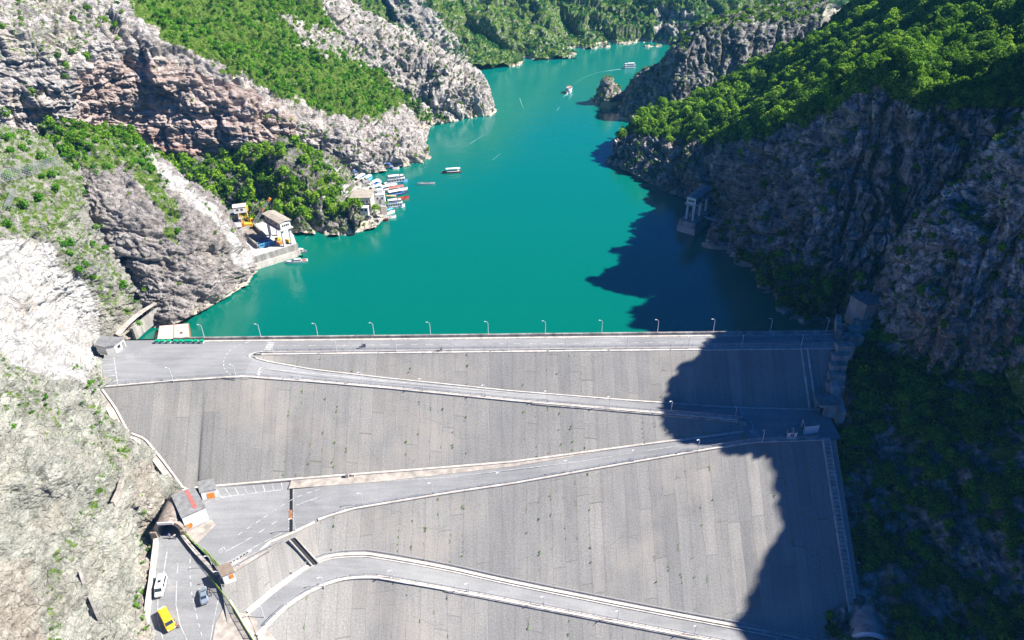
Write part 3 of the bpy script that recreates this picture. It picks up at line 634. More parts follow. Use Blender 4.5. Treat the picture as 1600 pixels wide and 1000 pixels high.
r4u = [(385, 960), (440, 915), (500, 876), (560, 868), (600, 872), (700, 890), (800, 912), (1000, 952), (1200, 990), (1320, 1015), (1345, 1021)]
r4l = [(402, 992), (455, 942), (520, 908), (580, 901), (635, 909), (720, 924), (810, 941), (1005, 979), (1200, 1017), (1320, 1042), (1345, 1047)]
n4 = 160
def sm(pts):
    P = np.array(pts); return cr_eval(P, n4)
A4 = sm([PZ(x, y, z) for (x, y), z in zip(r4u, r4z)]); B4 = sm([PZ(x, y, z) for (x, y), z in zip(r4l, r4z)])
iu = np.argsort(A4[:, 0]); U4 = lambda x: np.interp(x, A4[iu, 0], A4[iu, 1]); z4 = lambda x: np.interp(x, A4[iu, 0], A4[iu, 2])
il = np.argsort(B4[:, 0]); L4 = lambda x: np.interp(x, B4[il, 0], B4[il, 1])
zL2 = lambda x: np.where(np.asarray(x) < -72, 0., z2(x))
def PFL(px, py):
    x = -95.
    for _ in range(12): p = PF(px, py, float(L2(x))-.3, 0., 45.5); x = p[0]
    return p
gut = [np.array([-107.2, 145.3, 0.])]+[PFL(x, y) for x, y in ((176, 640), (196, 678), (222, 688), (250, 722), (284, 768))]
gut.append(np.array([-80.5, 129.6, -20.45]))
ga = np.array(gut); gi = np.argsort(ga[:, 0]); GY = lambda x: np.interp(x, ga[gi, 0], ga[gi, 1]); GZ = lambda x: np.interp(x, ga[gi, 0], ga[gi, 2])

dam = empty('dam', (0, 160, 0), label='grey concrete faced dam with zigzag access roads crossing its slope', cat='dam')
def fix_parent(o, par):
    o.parent = par; o.matrix_parent_inverse = Matrix.Translation(par.location).inverted(); return o
def face(xs, top, bot, rows, name='slope_face'):
    T = np.array([top(x) for x in xs]); B = np.array([bot(x) for x in xs]); s = np.linspace(0, 1, rows)[:, None, None]
    G = T[None]*(1-s)+B[None]*s
    L = np.linalg.norm(B-T, axis=1)
    u = np.broadcast_to(np.asarray(xs)[None], G.shape[:2]); v = s[:, :, 0]*L[None]
    nz = fbm(G/3.1, 3)*.05 + fbm(G/14., 2)*.16
    nz *= np.minimum(1, np.minimum(s[:, :, 0], 1-s[:, :, 0])*12)
    G = G + nz[..., None]*np.array([0, -.64, .77])
    nu, nv = G.shape[:2]; idx = np.arange(nu*nv).reshape(nu, nv)
    F = np.stack([idx[1:, :-1], idx[1:, 1:], idx[:-1, 1:], idx[:-1, :-1]], -1).reshape(-1, 4)
    me = npmesh(name, G.reshape(-1, 3), F, M_SLAB)
    uvl = me.uv_layers.new(name='UVMap'); U = np.stack([u.ravel(), v.ravel()], -1)[F.ravel()].astype(np.float32)
    uvl.data.foreach_set('uv', U.ravel())
    return fix_parent(link(name, me), dam)
xs1 = np.arange(-71.2, 88, .6)
face(xs1, lambda x: np.array([x, CY0-.25, -.12]), lambda x: np.array([x, U2(x)+.35, z2(x)+.05]), 26)
xs2 = np.r_[np.arange(-107, -80.4, .5), np.arange(-80.4, 61.4, .6)]
face(xs2, lambda x: np.array([x, L2(x)-.3, zL2(x)-.1]), lambda x: np.array([x, (GY(x) if x < -80.4 else U3(x))+.3, (GZ(x) if x < -80.4 else z3(x))+.05]), 40)
xs3 = np.arange(-47, 83, .6)
face(xs3, lambda x: np.array([x, L3(x)-.3, z3(x)-.1]), lambda x: np.array([x, U4(x)+.3, z4(x)+.05]), 46)
tb = math.tan(radians(40))
face(np.arange(-66, 83, .7), lambda x: np.array([x, L4(x)-.25, float(np.interp(x, B4[il, 0], B4[il, 2]))-.1]),
     lambda x: np.array([x, L4(x)-42, float(np.interp(x, B4[il, 0], B4[il, 2]))-42*tb]), 40)
# corner slope below the lower landing
ybt = lambda x: np.interp(x, [-57, -52, -46.5], [PZ(440, 846, -20.3)[1]-.2, L3(-52)-.4, L3(-46.5)-.2]); zl = lambda x: np.interp(x, [-57, -46.5], [-20.3, z3(-46.5)+.02])
ct = resample([PZ(343, 899, -20.5), PZ(400, 868, -20.35)]+[np.array([x, ybt(x)-.05, zl(x)-.06]) for x in (-57, -54.5, -52, -49, -46.6)], .6); CTL = ct.copy()
cb = resample([A4[0]+np.array([-2.5, -4., 0]), A4[0], A4[8], A4[16], A4[24], A4[32], np.array([-47, U4(-47)+.3, z4(-47)])], .6)
tt = np.linspace(0, 1, 50); ct = np.stack([np.interp(tt, np.linspace(0, 1, len(ct)), ct[:, k]) for k in range(3)], 1)
cb = np.stack([np.interp(tt, np.linspace(0, 1, len(cb)), cb[:, k]) for k in range(3)], 1)
ix = list(range(50)); face(ix, lambda i: ct[int(i)], lambda i: cb[int(i)], 22)

# upstream face and crest walls
def part(mb, name, m, par=None, **kw): return fix_parent(mb.build(name, m, **kw), par or dam)
m = MB(); m.strip([(-112, 167.9, .0), (96, 167.9, 0)], [(-112, 176, -9), (96, 176, -9)]); part(m, 'upstream_face', M_CONC)
m = MB(); m.beam([(-96, 167.0, 0), (95, 167.0, 0)], .55, 1.0, .0); m.beam([(-96, 167.75, 0), (95, 167.75, 0)], .5, .5, -.2); part(m, 'parapet_wall', M_CONC)
m = MB(); m.beam([(-96, 166.4, 0), (95, 166.4, 0)], .7, .16); part(m, 'kerb', M_PALE)
m = MB(); xsK = np.arange(-69, 94, 4.)
m.beam([(x, 160.55, 0) for x in xsK], .35, .22); m.beam([(x, CY0+.05, -.12) for x in xsK], .6, .22)
nose = [(-69, 160.55, 0), (-70.8, 160.2, 0), (-72.0, 159.4, 0), (-72.2, 158.6, -.1), (-71.4, 157.9, -.4), (-70, 157.6, -.8)]
m.beam(nose, .4, .3); m.beam([(x, U2(x)+.1, z2(x)) for x in np.arange(-70, 92, 3.)], .4, .3); part(m, 'kerb', M_PALE)
m = MB(); m.strip([(x, 159.9, -.02) for x in xsK], [(x, 160.4, -.02) for x in xsK]); part(m, 'drain_channel', M_CONC)
for f, g_, dy, lo, hi in ((L2, zL2, -.05, -107, 61), (L3, z3, -.05, -47, 83)):
    m = MB(); m.beam([(x, f(x)+dy, float(g_(x))) for x in np.arange(lo, hi, 2.)], .75, .28); part(m, 'kerb', M_PALE)
m = MB(); m.beam([(x, U3(x)+.1, z3(x)) for x in np.arange(-80, 61.5, 2.)], .6, .45); part(m, 'kerb', M_PALE)
m = MB(); m.beam(CTL[::3], .7, .28, -.05); part(m, 'kerb', M_PALE)
m = MB(); m.beam(A4[::3]+np.array([0, .5, 0]), 1.1, .35); part(m, 'kerb', M_PALE)
m = MB(); m.beam(A4[::3]+np.array([0, -.55, 0]), .25, .3); part(m, 'kerb', M_PALE)
m = MB(); m.beam(B4[::3]+np.array([0, -.15, 0]), .9, .3, -.05); part(m, 'kerb', M_PALE)
m = MB(); m.beam([B4[i]+np.array([0, -.5, -.95]) for i in range(75, n4, 3)], .5, .95); part(m, 'retaining_wall', M_CONC)
m = MB(); m.beam([(x, L2(x)-.5, z2(x)-.75) for x in np.arange(5, 60, 3.)], .4, .75); part(m, 'retaining_wall', M_CONC)
# wall-and-channel down the left abutment, gutters with raised ribs
gl = resample(gut, 1.5)
m = MB(); m.beam(gl+np.array([-.9, -.5, 0]), .5, 1.0, -.3); m.beam(gl+np.array([.7, .3, 0]), .45, .5, -.1); part(m, 'channel_wall', M_PALE)
m = MB(); m.strip(gl+np.array([-.8, -.4, .05]), gl+np.array([.7, .3, .05])); part(m, 'drain_channel', M_BEIGE)
def gutter(x, y0, z0, y1, z1, w_=1.7):
    m = MB()
    for s in (-1, 1): m.beam([(x+s*w_/2, y0, z0), (x+s*w_/2+.25, y1, z1)], .42, .42, -.05)
    part(m, 'gutter_rib', M_PALE)
gutter(80.2, CY0-.2, -.1, U2(80)+.4, z2(80)+.1); gutter(80.0, L3(80)-.3, z3(80)-.1, U4(80)+6.5, z4(80)+5.6)
m = MB(); A_, B_ = [], []
for k in range(40):
    for dt, dz in ((0, .06), (.5, .06)):
        t = (k+dt)/40; y = L3(80)-.3+(U4(80)+6.5-L3(80))*(k+2*dt*.5)/40; z = z3(80)+(z4(80)+5.6-z3(80))*(k/40 if dt else k/40)+.16
        A_.append((79.45, y, z)); B_.append((80.75, y, z))
m.strip(A_, B_); part(m, 'gutter_stair', M_CONC)
m = MB(); p0 = PZ(456, 842, -20.3); p1 = PZ(492, 882, -25.0)
for s in (-1, 1):
    a = np.array([s*.65, s*.35, 0]); m.bar(p0+a, p1+a, .3, 1.0)
part(m, 'gutter_rib', M_CONC)
m = MB(); m.strip([p0+np.array([-.5, -.3, .1]), p1+np.array([-.5, -.3, .1])], [p0+np.array([.5, .3, .1]), p1+np.array([.5, .3, .1])]); part(m, 'drain_channel', M_DARK)

# ------------------------------------------------------------------ roads and landings
m = MB(); xa = np.arange(-71, 97, 3.)
m.strip([(x, CY0+.05, 0) for x in xa], [(x, CY1, 0) for x in xa])
crest = m.build('crest_road', M_ASPH, kind='structure')
m = MB(); xa = np.r_[np.arange(-112, -71.6, 1.5), -71.]; m.strip([(x, L2(x)-.2, 0) for x in xa], [(x, CY1+.3, 0) for x in xa])
lot = m.build('parking_lot', M_ASPH, kind='structure')
m = MB(); xa = np.r_[-71., np.arange(-70, 60, 2.), 60.5]
m.strip([(x, L2(x)-.2, z2(x)+.02) for x in xa], [(x, U2(x), z2(x)+.02) for x in xa])
xb = np.arange(60, 84.5, 2.)
m.strip([(x, L3(x)-.2, z3(x)+.02) for x in xb], [(x, U2(x)+.2, z2(x)+.02) for x in xb])
xa = np.arange(-47, 61, 2.); m.strip([(x, L3(x)-.2, z3(x)+.02) for x in xa], [(x, U3(x)+.2, z3(x)+.02) for x in xa])
# lower landing
land = [(272, 806), (300, 772), (345, 760), (400, 755), (455, 749)]
LP = [PZ(x, y, -20.3) for x, y in land]+[np.array([-57, U3(-57)+.2, -20.3])]
LP.append(np.array([-57, ybt(-57), -20.3])); xq_ = np.linspace(-57, -46.5, 8); m.strip([(x, ybt(x), zl(x)) for x in xq_], [(x, U3(x)+.2, zl(x)) for x in xq_])
LP += [PZ(x, y, -20.3) for x, y in ((425, 859), (404, 871), (347, 903), (332, 880), (316, 860), (300, 842), (287, 832), (276, 826))]
m.add(LP, [tuple(range(len(LP)))])
m.build('access_road', M_ASPH, kind='structure')
m = MB(); m.strip(B4, A4); lower = m.build('access_road', M_ASPH, kind='structure')
# tunnel road
tl = [(250, 800, -21.2), (246, 838, -21.3), (243, 860, -21.5), (239, 905, -22.2), (233, 960, -23.4), (232, 1005, -24.3), (232, 1150, -26)]
tr_ = [(284, 800, -21.2), (287, 838, -21.3), (302, 860, -21.5), (340, 905, -22.2), (372, 960, -23.4), (398, 1005, -24.3), (440, 1150, -26)]
TL = [PZ(*q) for q in tl]; TR = [PZ(*q) for q in tr_]
m = MB(); m.strip(TR, TL); troad = m.build('tunnel_road', M_ASPH, kind='structure')
def lerpz(px, py):                                     # height of the tunnel road
    return float(np.interp(py, [800, 838, 860, 905, 960, 1005, 1150], [-21.2, -21.3, -21.5, -22.2, -23.4, -24.3, -26]))
m = MB(); q = [PZ(x, y, lerpz(x, y))+np.array([0, 0, .12]) for x, y in ((346, 928), (372, 958), (396, 1000), (330, 1012), (337, 975), (352, 945))]
m.add(q, [tuple(range(6))]); m.build('pavement', M_BEIGE, kind='structure')
m = MB(); q = [p+np.array([0, 0, .13]) for p in (PZ(385, 955, -24), PZ(402, 995, -24.1), PZ(440, 1150, -25.4), PZ(470, 1150, -25.6), PZ(440, 1010, -24.8), PZ(418, 985, -24.4))]
m.add(q, [tuple(range(6))]); m.build('pavement', M_BEIGE, kind='structure')
m = MB(); a_ = [PZ(342, 904, -22.0), PZ(372, 960, -23.4), PZ(398, 1005, -24.3), PZ(440, 1150, -26)]; b_ = [PZ(362, 908, -21.2), PZ(388, 955, -24.1), PZ(408, 992, -24.2), PZ(470, 1150, -26)]
m.strip([p+np.array([0, 0, -.06]) for p in a_], [p+np.array([0, 0, -.06]) for p in b_]); m.build('pavement', M_BEIGE, kind='structure')
# pale pavement strips
m = MB(); xa = np.arange(-57, 26, 2.)
m.strip([(x, U3(x)-.1-2.9*max(0, min(1, (26-x)/60)), z3(x)+.10) for x in xa], [(x, U3(x)+.1, z3(x)+.10) for x in xa])
m.build('pavement', M_BEIGE, kind='structure')
m = MB(); q = [PZ(x, y, -20.3)+np.array([0, 0, .12]) for x, y in ((330, 812), (338, 820), (306, 852), (290, 834))]
m.add(q, [(0, 1, 2, 3)]); q = [PZ(x, y, -20.3)+np.array([0, 0, .08]) for x, y in ((440, 846), (454, 838), (350, 905), (342, 896), (365, 878))]
m.add(q, [tuple(range(5))]); m.build('pavement', M_BEIGE, kind='structure')
m = MB(); q = [PZ(x, y, -.0)+np.array([0, 0, .05]) for x, y in ((1205, 545), (1268, 524), (1300, 523), (1305, 545))]; m.add(q, [(0, 1, 2, 3)])
m.build('pavement', M_CONC, kind='structure')

# ------------------------------------------------------------------ painted markings (children of their road)
def line_px(m, pts, zf, w_=.16, dash=None, step=.5, dz=.03):
    P = resample([PS(x, y, zf) if zf else PZ(x, y, lerpz(x, y)) for x, y in pts], step)
    on = True; acc = 0
    for i in range(len(P)-1):
        if dash:
            per = (i*step) % (dash[0]+dash[1])
            if per >= dash[0]: continue
        a, b = P[i], P[i+1]; t = b-a; t[2] = 0; t /= (np.linalg.norm(t) or 1); n = np.array([-t[1], t[0], 0])*w_/2; u = np.array([0, 0, dz])
        m.add([a-n+u, b-n+u, b+n+u, a+n+u], [(0, 1, 2, 3)])
def zebra(m, pa, pb, n, zf, L_, wbar):                 # bars from pa to pb
    a, b = PS(*pa, zf), PS(*pb, zf)
    for i in range(n):
        c = a+(b-a)*(i+.5)/n
        m.add([c+np.array([dx*L_/2, dy*wbar/2, .03]) for dx, dy in ((-1, -1), (1, -1), (1, 1), (-1, 1))], [(0, 1, 2, 3)])
Z0 = lambda x, y: 0.
m = MB(); line_px(m, [(435, 540.5), (1180, 534)], Z0, .15, (2.2, 1.9), .35); line_px(m, [(1180, 534), (1240, 533.5)], Z0, .15)
line_px(m, [(390, 533.5), (1285, 525)], Z0, .1); line_px(m, [(1220, 541), (1268, 526)], Z0, .15)
fix = lambda o, p: (setattr(o, 'parent', p), o)[1]
fix(m.build('lane_marking', M_ROADPAINT, fix=False), crest)
m = MB(); zebra(m, (424, 534.5), (418, 547.5), 5, Z0, 1.9, .5); fix(m.build('zebra_crossing', M_ROADPAINT, fix=False), crest)
m = MB(); line_px(m, [(390, 534), (376, 538), (362, 545), (353, 555), (349, 566), (350, 575), (356, 583), (366, 588)], Z0, .22, (.9, .9), .3)
line_px(m, [(178, 558), (184, 600)], Z0, .2); line_px(m, [(160, 603), (270, 593), (390, 590)], Z0, .1)
line_px(m, [(390, 533), (330, 534)], Z0, .12)
for k in range(5): line_px(m, [(157, 562+k*9), (181+k*.4, 560.5+k*8.6)], Z0, .14)
fix(m.build('lane_marking', M_ROADPAINT, fix=False), lot)
m = MB(); zebra(m, (407, 574), (399, 589.5), 6, lambda x, y: float(z2(x))+.02 if x > -71 else 0, 1.9, .55); fix(m.build('zebra_crossing', M_ROADPAINT, fix=False), lot)
ZR = lambda x, y: float(z2(x)+(z3(x)-z2(x))*np.clip((U2(x)-y)/(U2(x)-L3(x)), 0, 1))+.02
acc = bpy.data.objects['access_road']
m = MB(); Z2 = lambda x, y: float(z2(x))+.02; Z3 = lambda x, y: float(z3(x))+.02
line_px(m, [(412, 576), (800, 614.5), (1140, 637)], Z2, .12)
line_px(m, [(470, 759), (700, 746), (900, 722), (1150, 682)], Z3, .12)
zebra(m, (1153, 639), (1166, 655), 5, ZR, 1.8, .5); zebra(m, (1176, 672), (1187, 689), 6, ZR, 1.8, .5)
line_px(m, [(1195, 640), (1212, 648), (1223, 656), (1227, 666)], ZR, .2, (.8, .8), .3); line_px(m, [(1227, 674), (1220, 682), (1205, 687)], ZR, .15)
line_px(m, [(1172, 657), (1178, 668), (1172, 678)], ZR, .2)
ZL = lambda x, y: float(zl(x))
line_px(m, [(345, 777), (442, 765)], ZL, .15); line_px(m, [(345, 777), (338, 764)], ZL, .15)
for k in range(7): line_px(m, [(352+k*14.6, 763.5-k*1.6), (360+k*13.6, 775-k*1.6)], ZL, .14)
line_px(m, [(322, 785), (352, 777)], ZL, .14, (.9, .9), .3)
line_px(m, [(372, 836), (400, 817), (430, 797), (462, 777), (500, 764), (545, 758)], ZL, .16, (1.2, 1.1), .3)
line_px(m, [(352, 862), (384, 845)], ZL, .16); line_px(m, [(384, 845), (440, 810)], ZL, .16, (1.3, 2.), .3); line_px(m, [(462, 790), (500, 776)], ZL, .14)
for k in range(7):
    a, b = (354+k*5.2, 884-k*3.1), (362+k*5.2, 878-k*3.1); line_px(m, [a, b], ZL, .45)
line_px(m, [(350, 882), (395, 856), (440, 833)], ZL, .14); line_px(m, [(452, 756), (451, 832)], ZL, .12, (.5, .5), .25); line_px(m, [(459, 756), (458, 828)], ZL, .12, (.5, .5), .25)
for p, q in (((342, 860), (350, 855)), ((344, 864), (352, 859)), ((342, 860), (344, 864)), ((350, 855), (352, 859)), ((346, 858), (348, 862))): line_px(m, [p, q], ZL, .12)
fix(m.build('lane_marking', M_ROADPAINT, fix=False), acc)
Z4 = lambda x, y: float(z4(x))+.0
m = MB(); line_px(m, [(392, 965), (420, 949), (448, 932)], Z4, .16); line_px(m, [(383, 957), (391, 968)], Z4, .35)
for p, q in (((395, 953), (403, 948)), ((398, 958), (406, 953)), ((395, 953), (398, 958)), ((403, 948), (406, 953))): line_px(m, [p, q], Z4, .12)
fix(m.build('lane_marking', M_ROADPAINT, fix=False), lower)
ZT = None
m = MB(); line_px(m, [(278, 880), (276, 915), (275, 945), (281, 975), (296, 1010)], ZT, .16)
line_px(m, [(297, 862), (297, 900), (300, 930), (309, 970), (320, 1010)], ZT, .16, (1.1, 1.), .3)
line_px(m, [(261, 862), (255, 900)], ZT, .18); line_px(m, [(247, 930), (246, 965), (256, 1005)], ZT, .13)
line_px(m, [(341, 937), (334, 970), (327, 1010)], ZT, .15)
fix(m.build('lane_marking', M_ROADPAINT, fix=False), troad)
m = MB(); line_px(m, [(455, 752), (455, 833)], ZL, .7, None, .5, .035); fix(m.build('drain_grate', M_DARK, fix=False), acc)
m = MB(); line_px(m, [(454, 797), (454, 812)], ZL, .75, None, .5, .05); fix(m.build('drain_cover', M_RUST, fix=False), acc)

# rails
def guard_rail(pts, label, h=.95, step=3.):
    P = resample(pts, step); r = empty('guard_rail', P[0], label=label, cat='guard rail', group='guard rails along the dam roads')
    off = P[0]
    for k, hh in enumerate((h, h*.55)):
        m = MB(); m.beam([p-off for p in P], .09, .1, hh-.05); o = m.build('rail', M_STEEL); o.parent = r
    pm = None
    for p in P:
        if pm is None:
            m = MB(); m.box(0, 0, 0, .1, .1, h); pm = m.build('post', M_STEEL); o = pm
        else: o = pm.copy(); COL.objects.link(o)
        o.parent = r; o.location = [float(q) for q in p-off]
    return r
guard_rail([(x, 160.65, .2) for x in np.linspace(-68, 92, 60)], 'long steel guard rail on the valley side of the crest road')
guard_rail([(x, L2(x)+.1, float(zL2(x))+.2) for x in np.linspace(-106, 60, 70)], 'steel guard rail from the upper parking lot along the second road')
guard_rail([(x, L3(x)+.1, float(z3(x))+.2) for x in np.linspace(-46, 78, 60)], 'steel guard rail below the third road, ending by the two white kiosks')
guard_rail(B4[4:150]+np.array([0, .1, .2]), 'steel guard rail on the outer edge of the lowest curving road')
guard_rail(A4[20:150]+np.array([0, .9, .3]), 'steel guard rail on the pale kerb above the lowest curving road', .8)
guard_rail([PZ(352, 897, -20.3), PZ(400, 869, -20.3), PZ(440, 847, -20.2)], 'short steel guard rail beside the hatched exit of the lower landing')
# ------------------------------------------------------------------ vegetation
def crown_template(rng, nleaf, ls, nb, squash=.85):
    cs = []
    for i in range(nb):
        a = rng.uniform(0, 2*pi); r = rng.uniform(.0, .62) if i else 0; zz = rng.uniform(-.42, .55)*(1-.4*r)
        cs.append((r*cos(a), r*sin(a), zz, rng.uniform(.34, .62) if i else .62, rng.uniform(-.2, .2)))
    cs = np.array(cs); w_ = cs[:, 3]**2; k = rng.choice(nb, nleaf, p=w_/w_.sum())
    n = rng.normal(size=(nleaf, 3)); n[:, 2] += .25; n /= np.linalg.norm(n, axis=1)[:, None]
    c = cs[k, :3]+n*(cs[k, 3]*rng.uniform(.72, 1.08, nleaf))[:, None]
    nn = n+rng.normal(size=n.shape)*.55; nn /= np.linalg.norm(nn, axis=1)[:, None]
    a = np.cross(nn, rng.normal(size=n.shape)); a /= np.linalg.norm(a, axis=1)[:, None]; b = np.cross(nn, a)
    s = (ls*rng.uniform(.6, 1.35, nleaf))[:, None]; a = a*s; b = b*s*rng.uniform(.55, 1., (nleaf, 1)); d = nn*s*.35
    V = np.stack([c-a, c-b*.8+d, c+a, c+b*.8+d], 1); V[..., 2] = V[..., 2]*squash+.78
    tone = np.repeat(np.clip(.5+cs[k, 4]+rng.uniform(-.2, .2, nleaf), 0, 1), 4)
    return V.reshape(-1, 3).astype(np.float32), np.arange(nleaf*4, dtype=np.int32).reshape(-1, 4), tone.astype(np.float32)
trng = np.random.default_rng(21)
T_HI = [crown_template(trng, 620, .125, int(trng.integers(8, 13))) for _ in range(7)]
T_MD = [crown_template(trng, 200, .20, int(trng.integers(6, 9))) for _ in range(7)]
T_LO = [crown_template(trng, 60, .27, int(trng.integers(4, 6))) for _ in range(7)]
PLANTS = []                                            # (x, y, z, radius, kind, leaf, tone)
def scatter(surf, poly, spacing, r0, r1, kind, leaf='tree', minup=.25, keep=1., grass=None, pxpad=160, clump=0, maxz=999, tone=0., sink=.1, minz=-5.2):
    s = SURF[surf]; V, a = s['V'], s['a']; ok = np.ones(len(V), bool)
    if poly is not None: ok &= inpoly(s['qx'], s['qy'], poly)
    ok &= (s['px'] > -pxpad) & (s['px'] < 1600+pxpad) & (s['py'] > -pxpad) & (s['py'] < 1000+pxpad)
    ok &= ~inpoly(s['px'], s['py'], [(1300, 880), (1385, 900), (1400, 1100), (1300, 1100)]) & ~inpoly(s['px'], s['py'], [(1280, 480), (1340, 480), (1334, 560), (1326, 660), (1270, 700)])
    ok &= (s['N'][:, 2] > minup) & (V[:, 2] < maxz) & (V[:, 2] > minz)
    if grass is not None: ok &= s['wt'][:, 0] > grass
    w_ = np.where(ok, a, 0)
    if clump: w_ = w_*np.clip(.5+clump*fbm(V/11.+70, 3), 0, 2)
    tot = w_.sum()
    if tot <= 0: return
    n = int(tot/spacing**2*keep); idx = RNG.choice(len(V), n, p=w_/tot)
    cell = spacing*.72; seen = {}
    for i in idx:                                      # thin out crowding
        x, y, z = V[i]; k = (int(x//cell), int(y//cell), int(z//cell))
        if k in seen: continue
        seen[k] = 1; r = r0+(r1-r0)*RNG.random()**1.8
        PLANTS.append((x, y, z-sink*r, r, kind, leaf, RNG.uniform(-.34, .34)+tone))
FOR = [(950, 208), (1100, 224), (1195, 214), (1290, 180), (1372, 134), (1430, 172), (1560, 174), (1900, 150), (1900, -400), (1320, -300), (1000, 175)]
scatter('wooded_cliff', FOR, 1.9, .9, 2.7, 'tree', minup=.1, keep=1.7)
scatter('wooded_cliff', [(1140, 392), (1240, 400), (1340, 430), (1330, 530), (1225, 500)], 2.2, 1.0, 2.2, 'tree', tone=-.15)
scatter('wooded_cliff', None, 3., .5, 1.6, 'shrub', minup=.12, clump=2.6, tone=-.25)
scatter('wooded_slope', None, 2.0, .8, 2.6, 'tree', minup=.08, clump=1.7, tone=-.3, keep=1.5, minz=-70)
scatter('wooded_slope', [(1310, 490), (1440, 480), (1600, 580), (1600, 690), (1420, 700), (1310, 600)], 1.9, .8, 2.2, 'tree', tone=-.25, minz=-70)
scatter('rock_outcrop', None, 2.6, .5, 1.7, 'shrub', minup=.55, keep=1.2)
scatter('rock_outcrop', None, 3., .35, 1.2, 'shrub', minup=.15, clump=2.4, tone=-.2)
scatter('mountain_flank', None, 5, 1.5, 3.2, 'tree', pxpad=500)
COVE = [(200, 215), (300, 235), (420, 225), (500, 238), (520, 262), (540, 300), (545, 335), (470, 350), (380, 345), (290, 345), (200, 300)]
scatter('wooded_cove', COVE, 2.6, 1.2, 2.9, 'tree', minup=.2, keep=1.3, clump=1.2)
scatter('wooded_cove', None, 3.2, .5, 1.2, 'shrub')
GS = [(170, -80), (255, 58), (335, 93), (425, 140), (500, 168), (580, 188), (650, 168), (610, 100), (480, -100)]
scatter('banded_cliff', GS, 1.75, .6, 1.7, 'shrub', 'scrub', keep=1.5, clump=.6, grass=.5)
scatter('banded_cliff', [(-200, -200), (160, -60), (210, 50), (120, 120), (60, 190), (-200, 180)], 4.2, .7, 2.1, 'shrub', 'tree', clump=1.5)
scatter('banded_cliff', [(400, -80), (560, 60), (610, 115), (560, 130), (380, 0)], 3., .6, 1.4, 'shrub', 'tree')
scatter('banded_cliff', [(430, 150), (600, 190), (680, 240), (560, 260), (470, 240)], 5, .6, 1.5, 'shrub', 'tree', minup=.3, clump=1.5)
scatter('banded_cliff', [(130, 60), (330, 100), (460, 170), (470, 230), (150, 130)], 8, .5, 1.3, 'shrub', 'tree', minup=.35)
scatter('rock_bluff', [(40, 180), (240, 195), (266, 300), (285, 360), (270, 380), (235, 300), (200, 262), (110, 280), (60, 260)], 2.1, .5, 1.5, 'shrub', 'scrub', clump=1.)
scatter('rock_bluff', [(60, 150), (230, 190), (250, 240), (90, 240)], 2.4, .8, 2.0, 'shrub', 'tree')
scatter('rock_bluff', None, 7, .4, 1.0, 'shrub', 'tree', minup=.3)
scatter('rock_slope', [(-200, 150), (120, 200), (160, 370), (240, 480), (190, 500), (135, 440), (70, 370), (-200, 320)], 3.4, .4, 1.6, 'shrub', 'scrub', clump=1.6, minz=-70)
scatter('rock_slope', [(-200, 520), (0, 540), (60, 590), (130, 660), (60, 690), (-200, 660)], 2.6, .25, .8, 'shrub', 'scrub', clump=1.6, minz=-70)
scatter('rock_slope', [(135, 615), (190, 650), (205, 700), (180, 745), (130, 830), (98, 920), (105, 1010), (74, 1010), (80, 880), (130, 790), (165, 730), (145, 670)], 1.7, .15, .5, 'shrub', 'scrub', clump=1.5, minz=-70)
scatter('rock_slope', [(130, 560), (160, 560), (175, 660), (140, 690), (120, 640)], 2.6, .3, .8, 'shrub', 'scrub', minz=-70)
scatter('rock_slope', [(215, 780), (250, 820), (238, 1000), (200, 1000)], 2.2, .25, .8, 'shrub', 'scrub', minz=-70)
scatter('rock_slope', [(-200, 640), (130, 690), (240, 720), (230, 1100), (-200, 1100)], 3.6, .15, .45, 'shrub', 'scrub', clump=1.5, minz=-70)
scatter('rocky_headland', None, 2.1, .45, 1.15, 'shrub', 'tree', minup=.1, tone=-.25, keep=.9, clump=.8)
scatter('rocky_headland', [(560, 100), (650, 150), (710, 195), (640, 190), (570, 150)], 1.9, .6, 1.4, 'shrub', 'scrub')
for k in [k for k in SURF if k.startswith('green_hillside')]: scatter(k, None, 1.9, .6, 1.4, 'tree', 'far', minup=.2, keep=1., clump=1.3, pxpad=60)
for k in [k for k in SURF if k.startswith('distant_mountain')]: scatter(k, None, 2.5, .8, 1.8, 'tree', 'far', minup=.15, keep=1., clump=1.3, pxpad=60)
scatter('shaded_headland', None, 3.6, .5, 1.1, 'shrub', 'tree', minup=.1, tone=-.1)
scatter('shaded_headland', [(1030, 95), (1100, 34), (1230, 3), (1400, -60), (1330, 20), (1200, 36), (1110, 46)], 2.4, .8, 1.8, 'tree', 'tree')
scatter('rock_islet', None, 2.2, .5, 1.1, 'shrub', 'tree', minup=.3)
scatter('harbour_bank', None, 3.0, .35, .9, 'shrub', 'scrub', minup=.5)
for x, y, z, r in ((561, 322, 3, 2.4), (588, 326, 0, 2.3), (548, 318, 4, 2.2), (604, 317, -1, 1.2), (540, 322, 4, 2.), (552, 330, 1, 1.5)):
    p = PZ(x, y, z); PLANTS.append((p[0], p[1], p[2]-1, r, 'tree', 'tree', .1))
for x, y, z, r in ((217, 507, 1.5, 1.1), (150, 645, -7, 1.1), (158, 655, -8, .9), (317, 797, -20, .4)):
    p = PZ(x, y, z); PLANTS.append((p[0], p[1], p[2]-.4, r, 'shrub', 'scrub', .1))

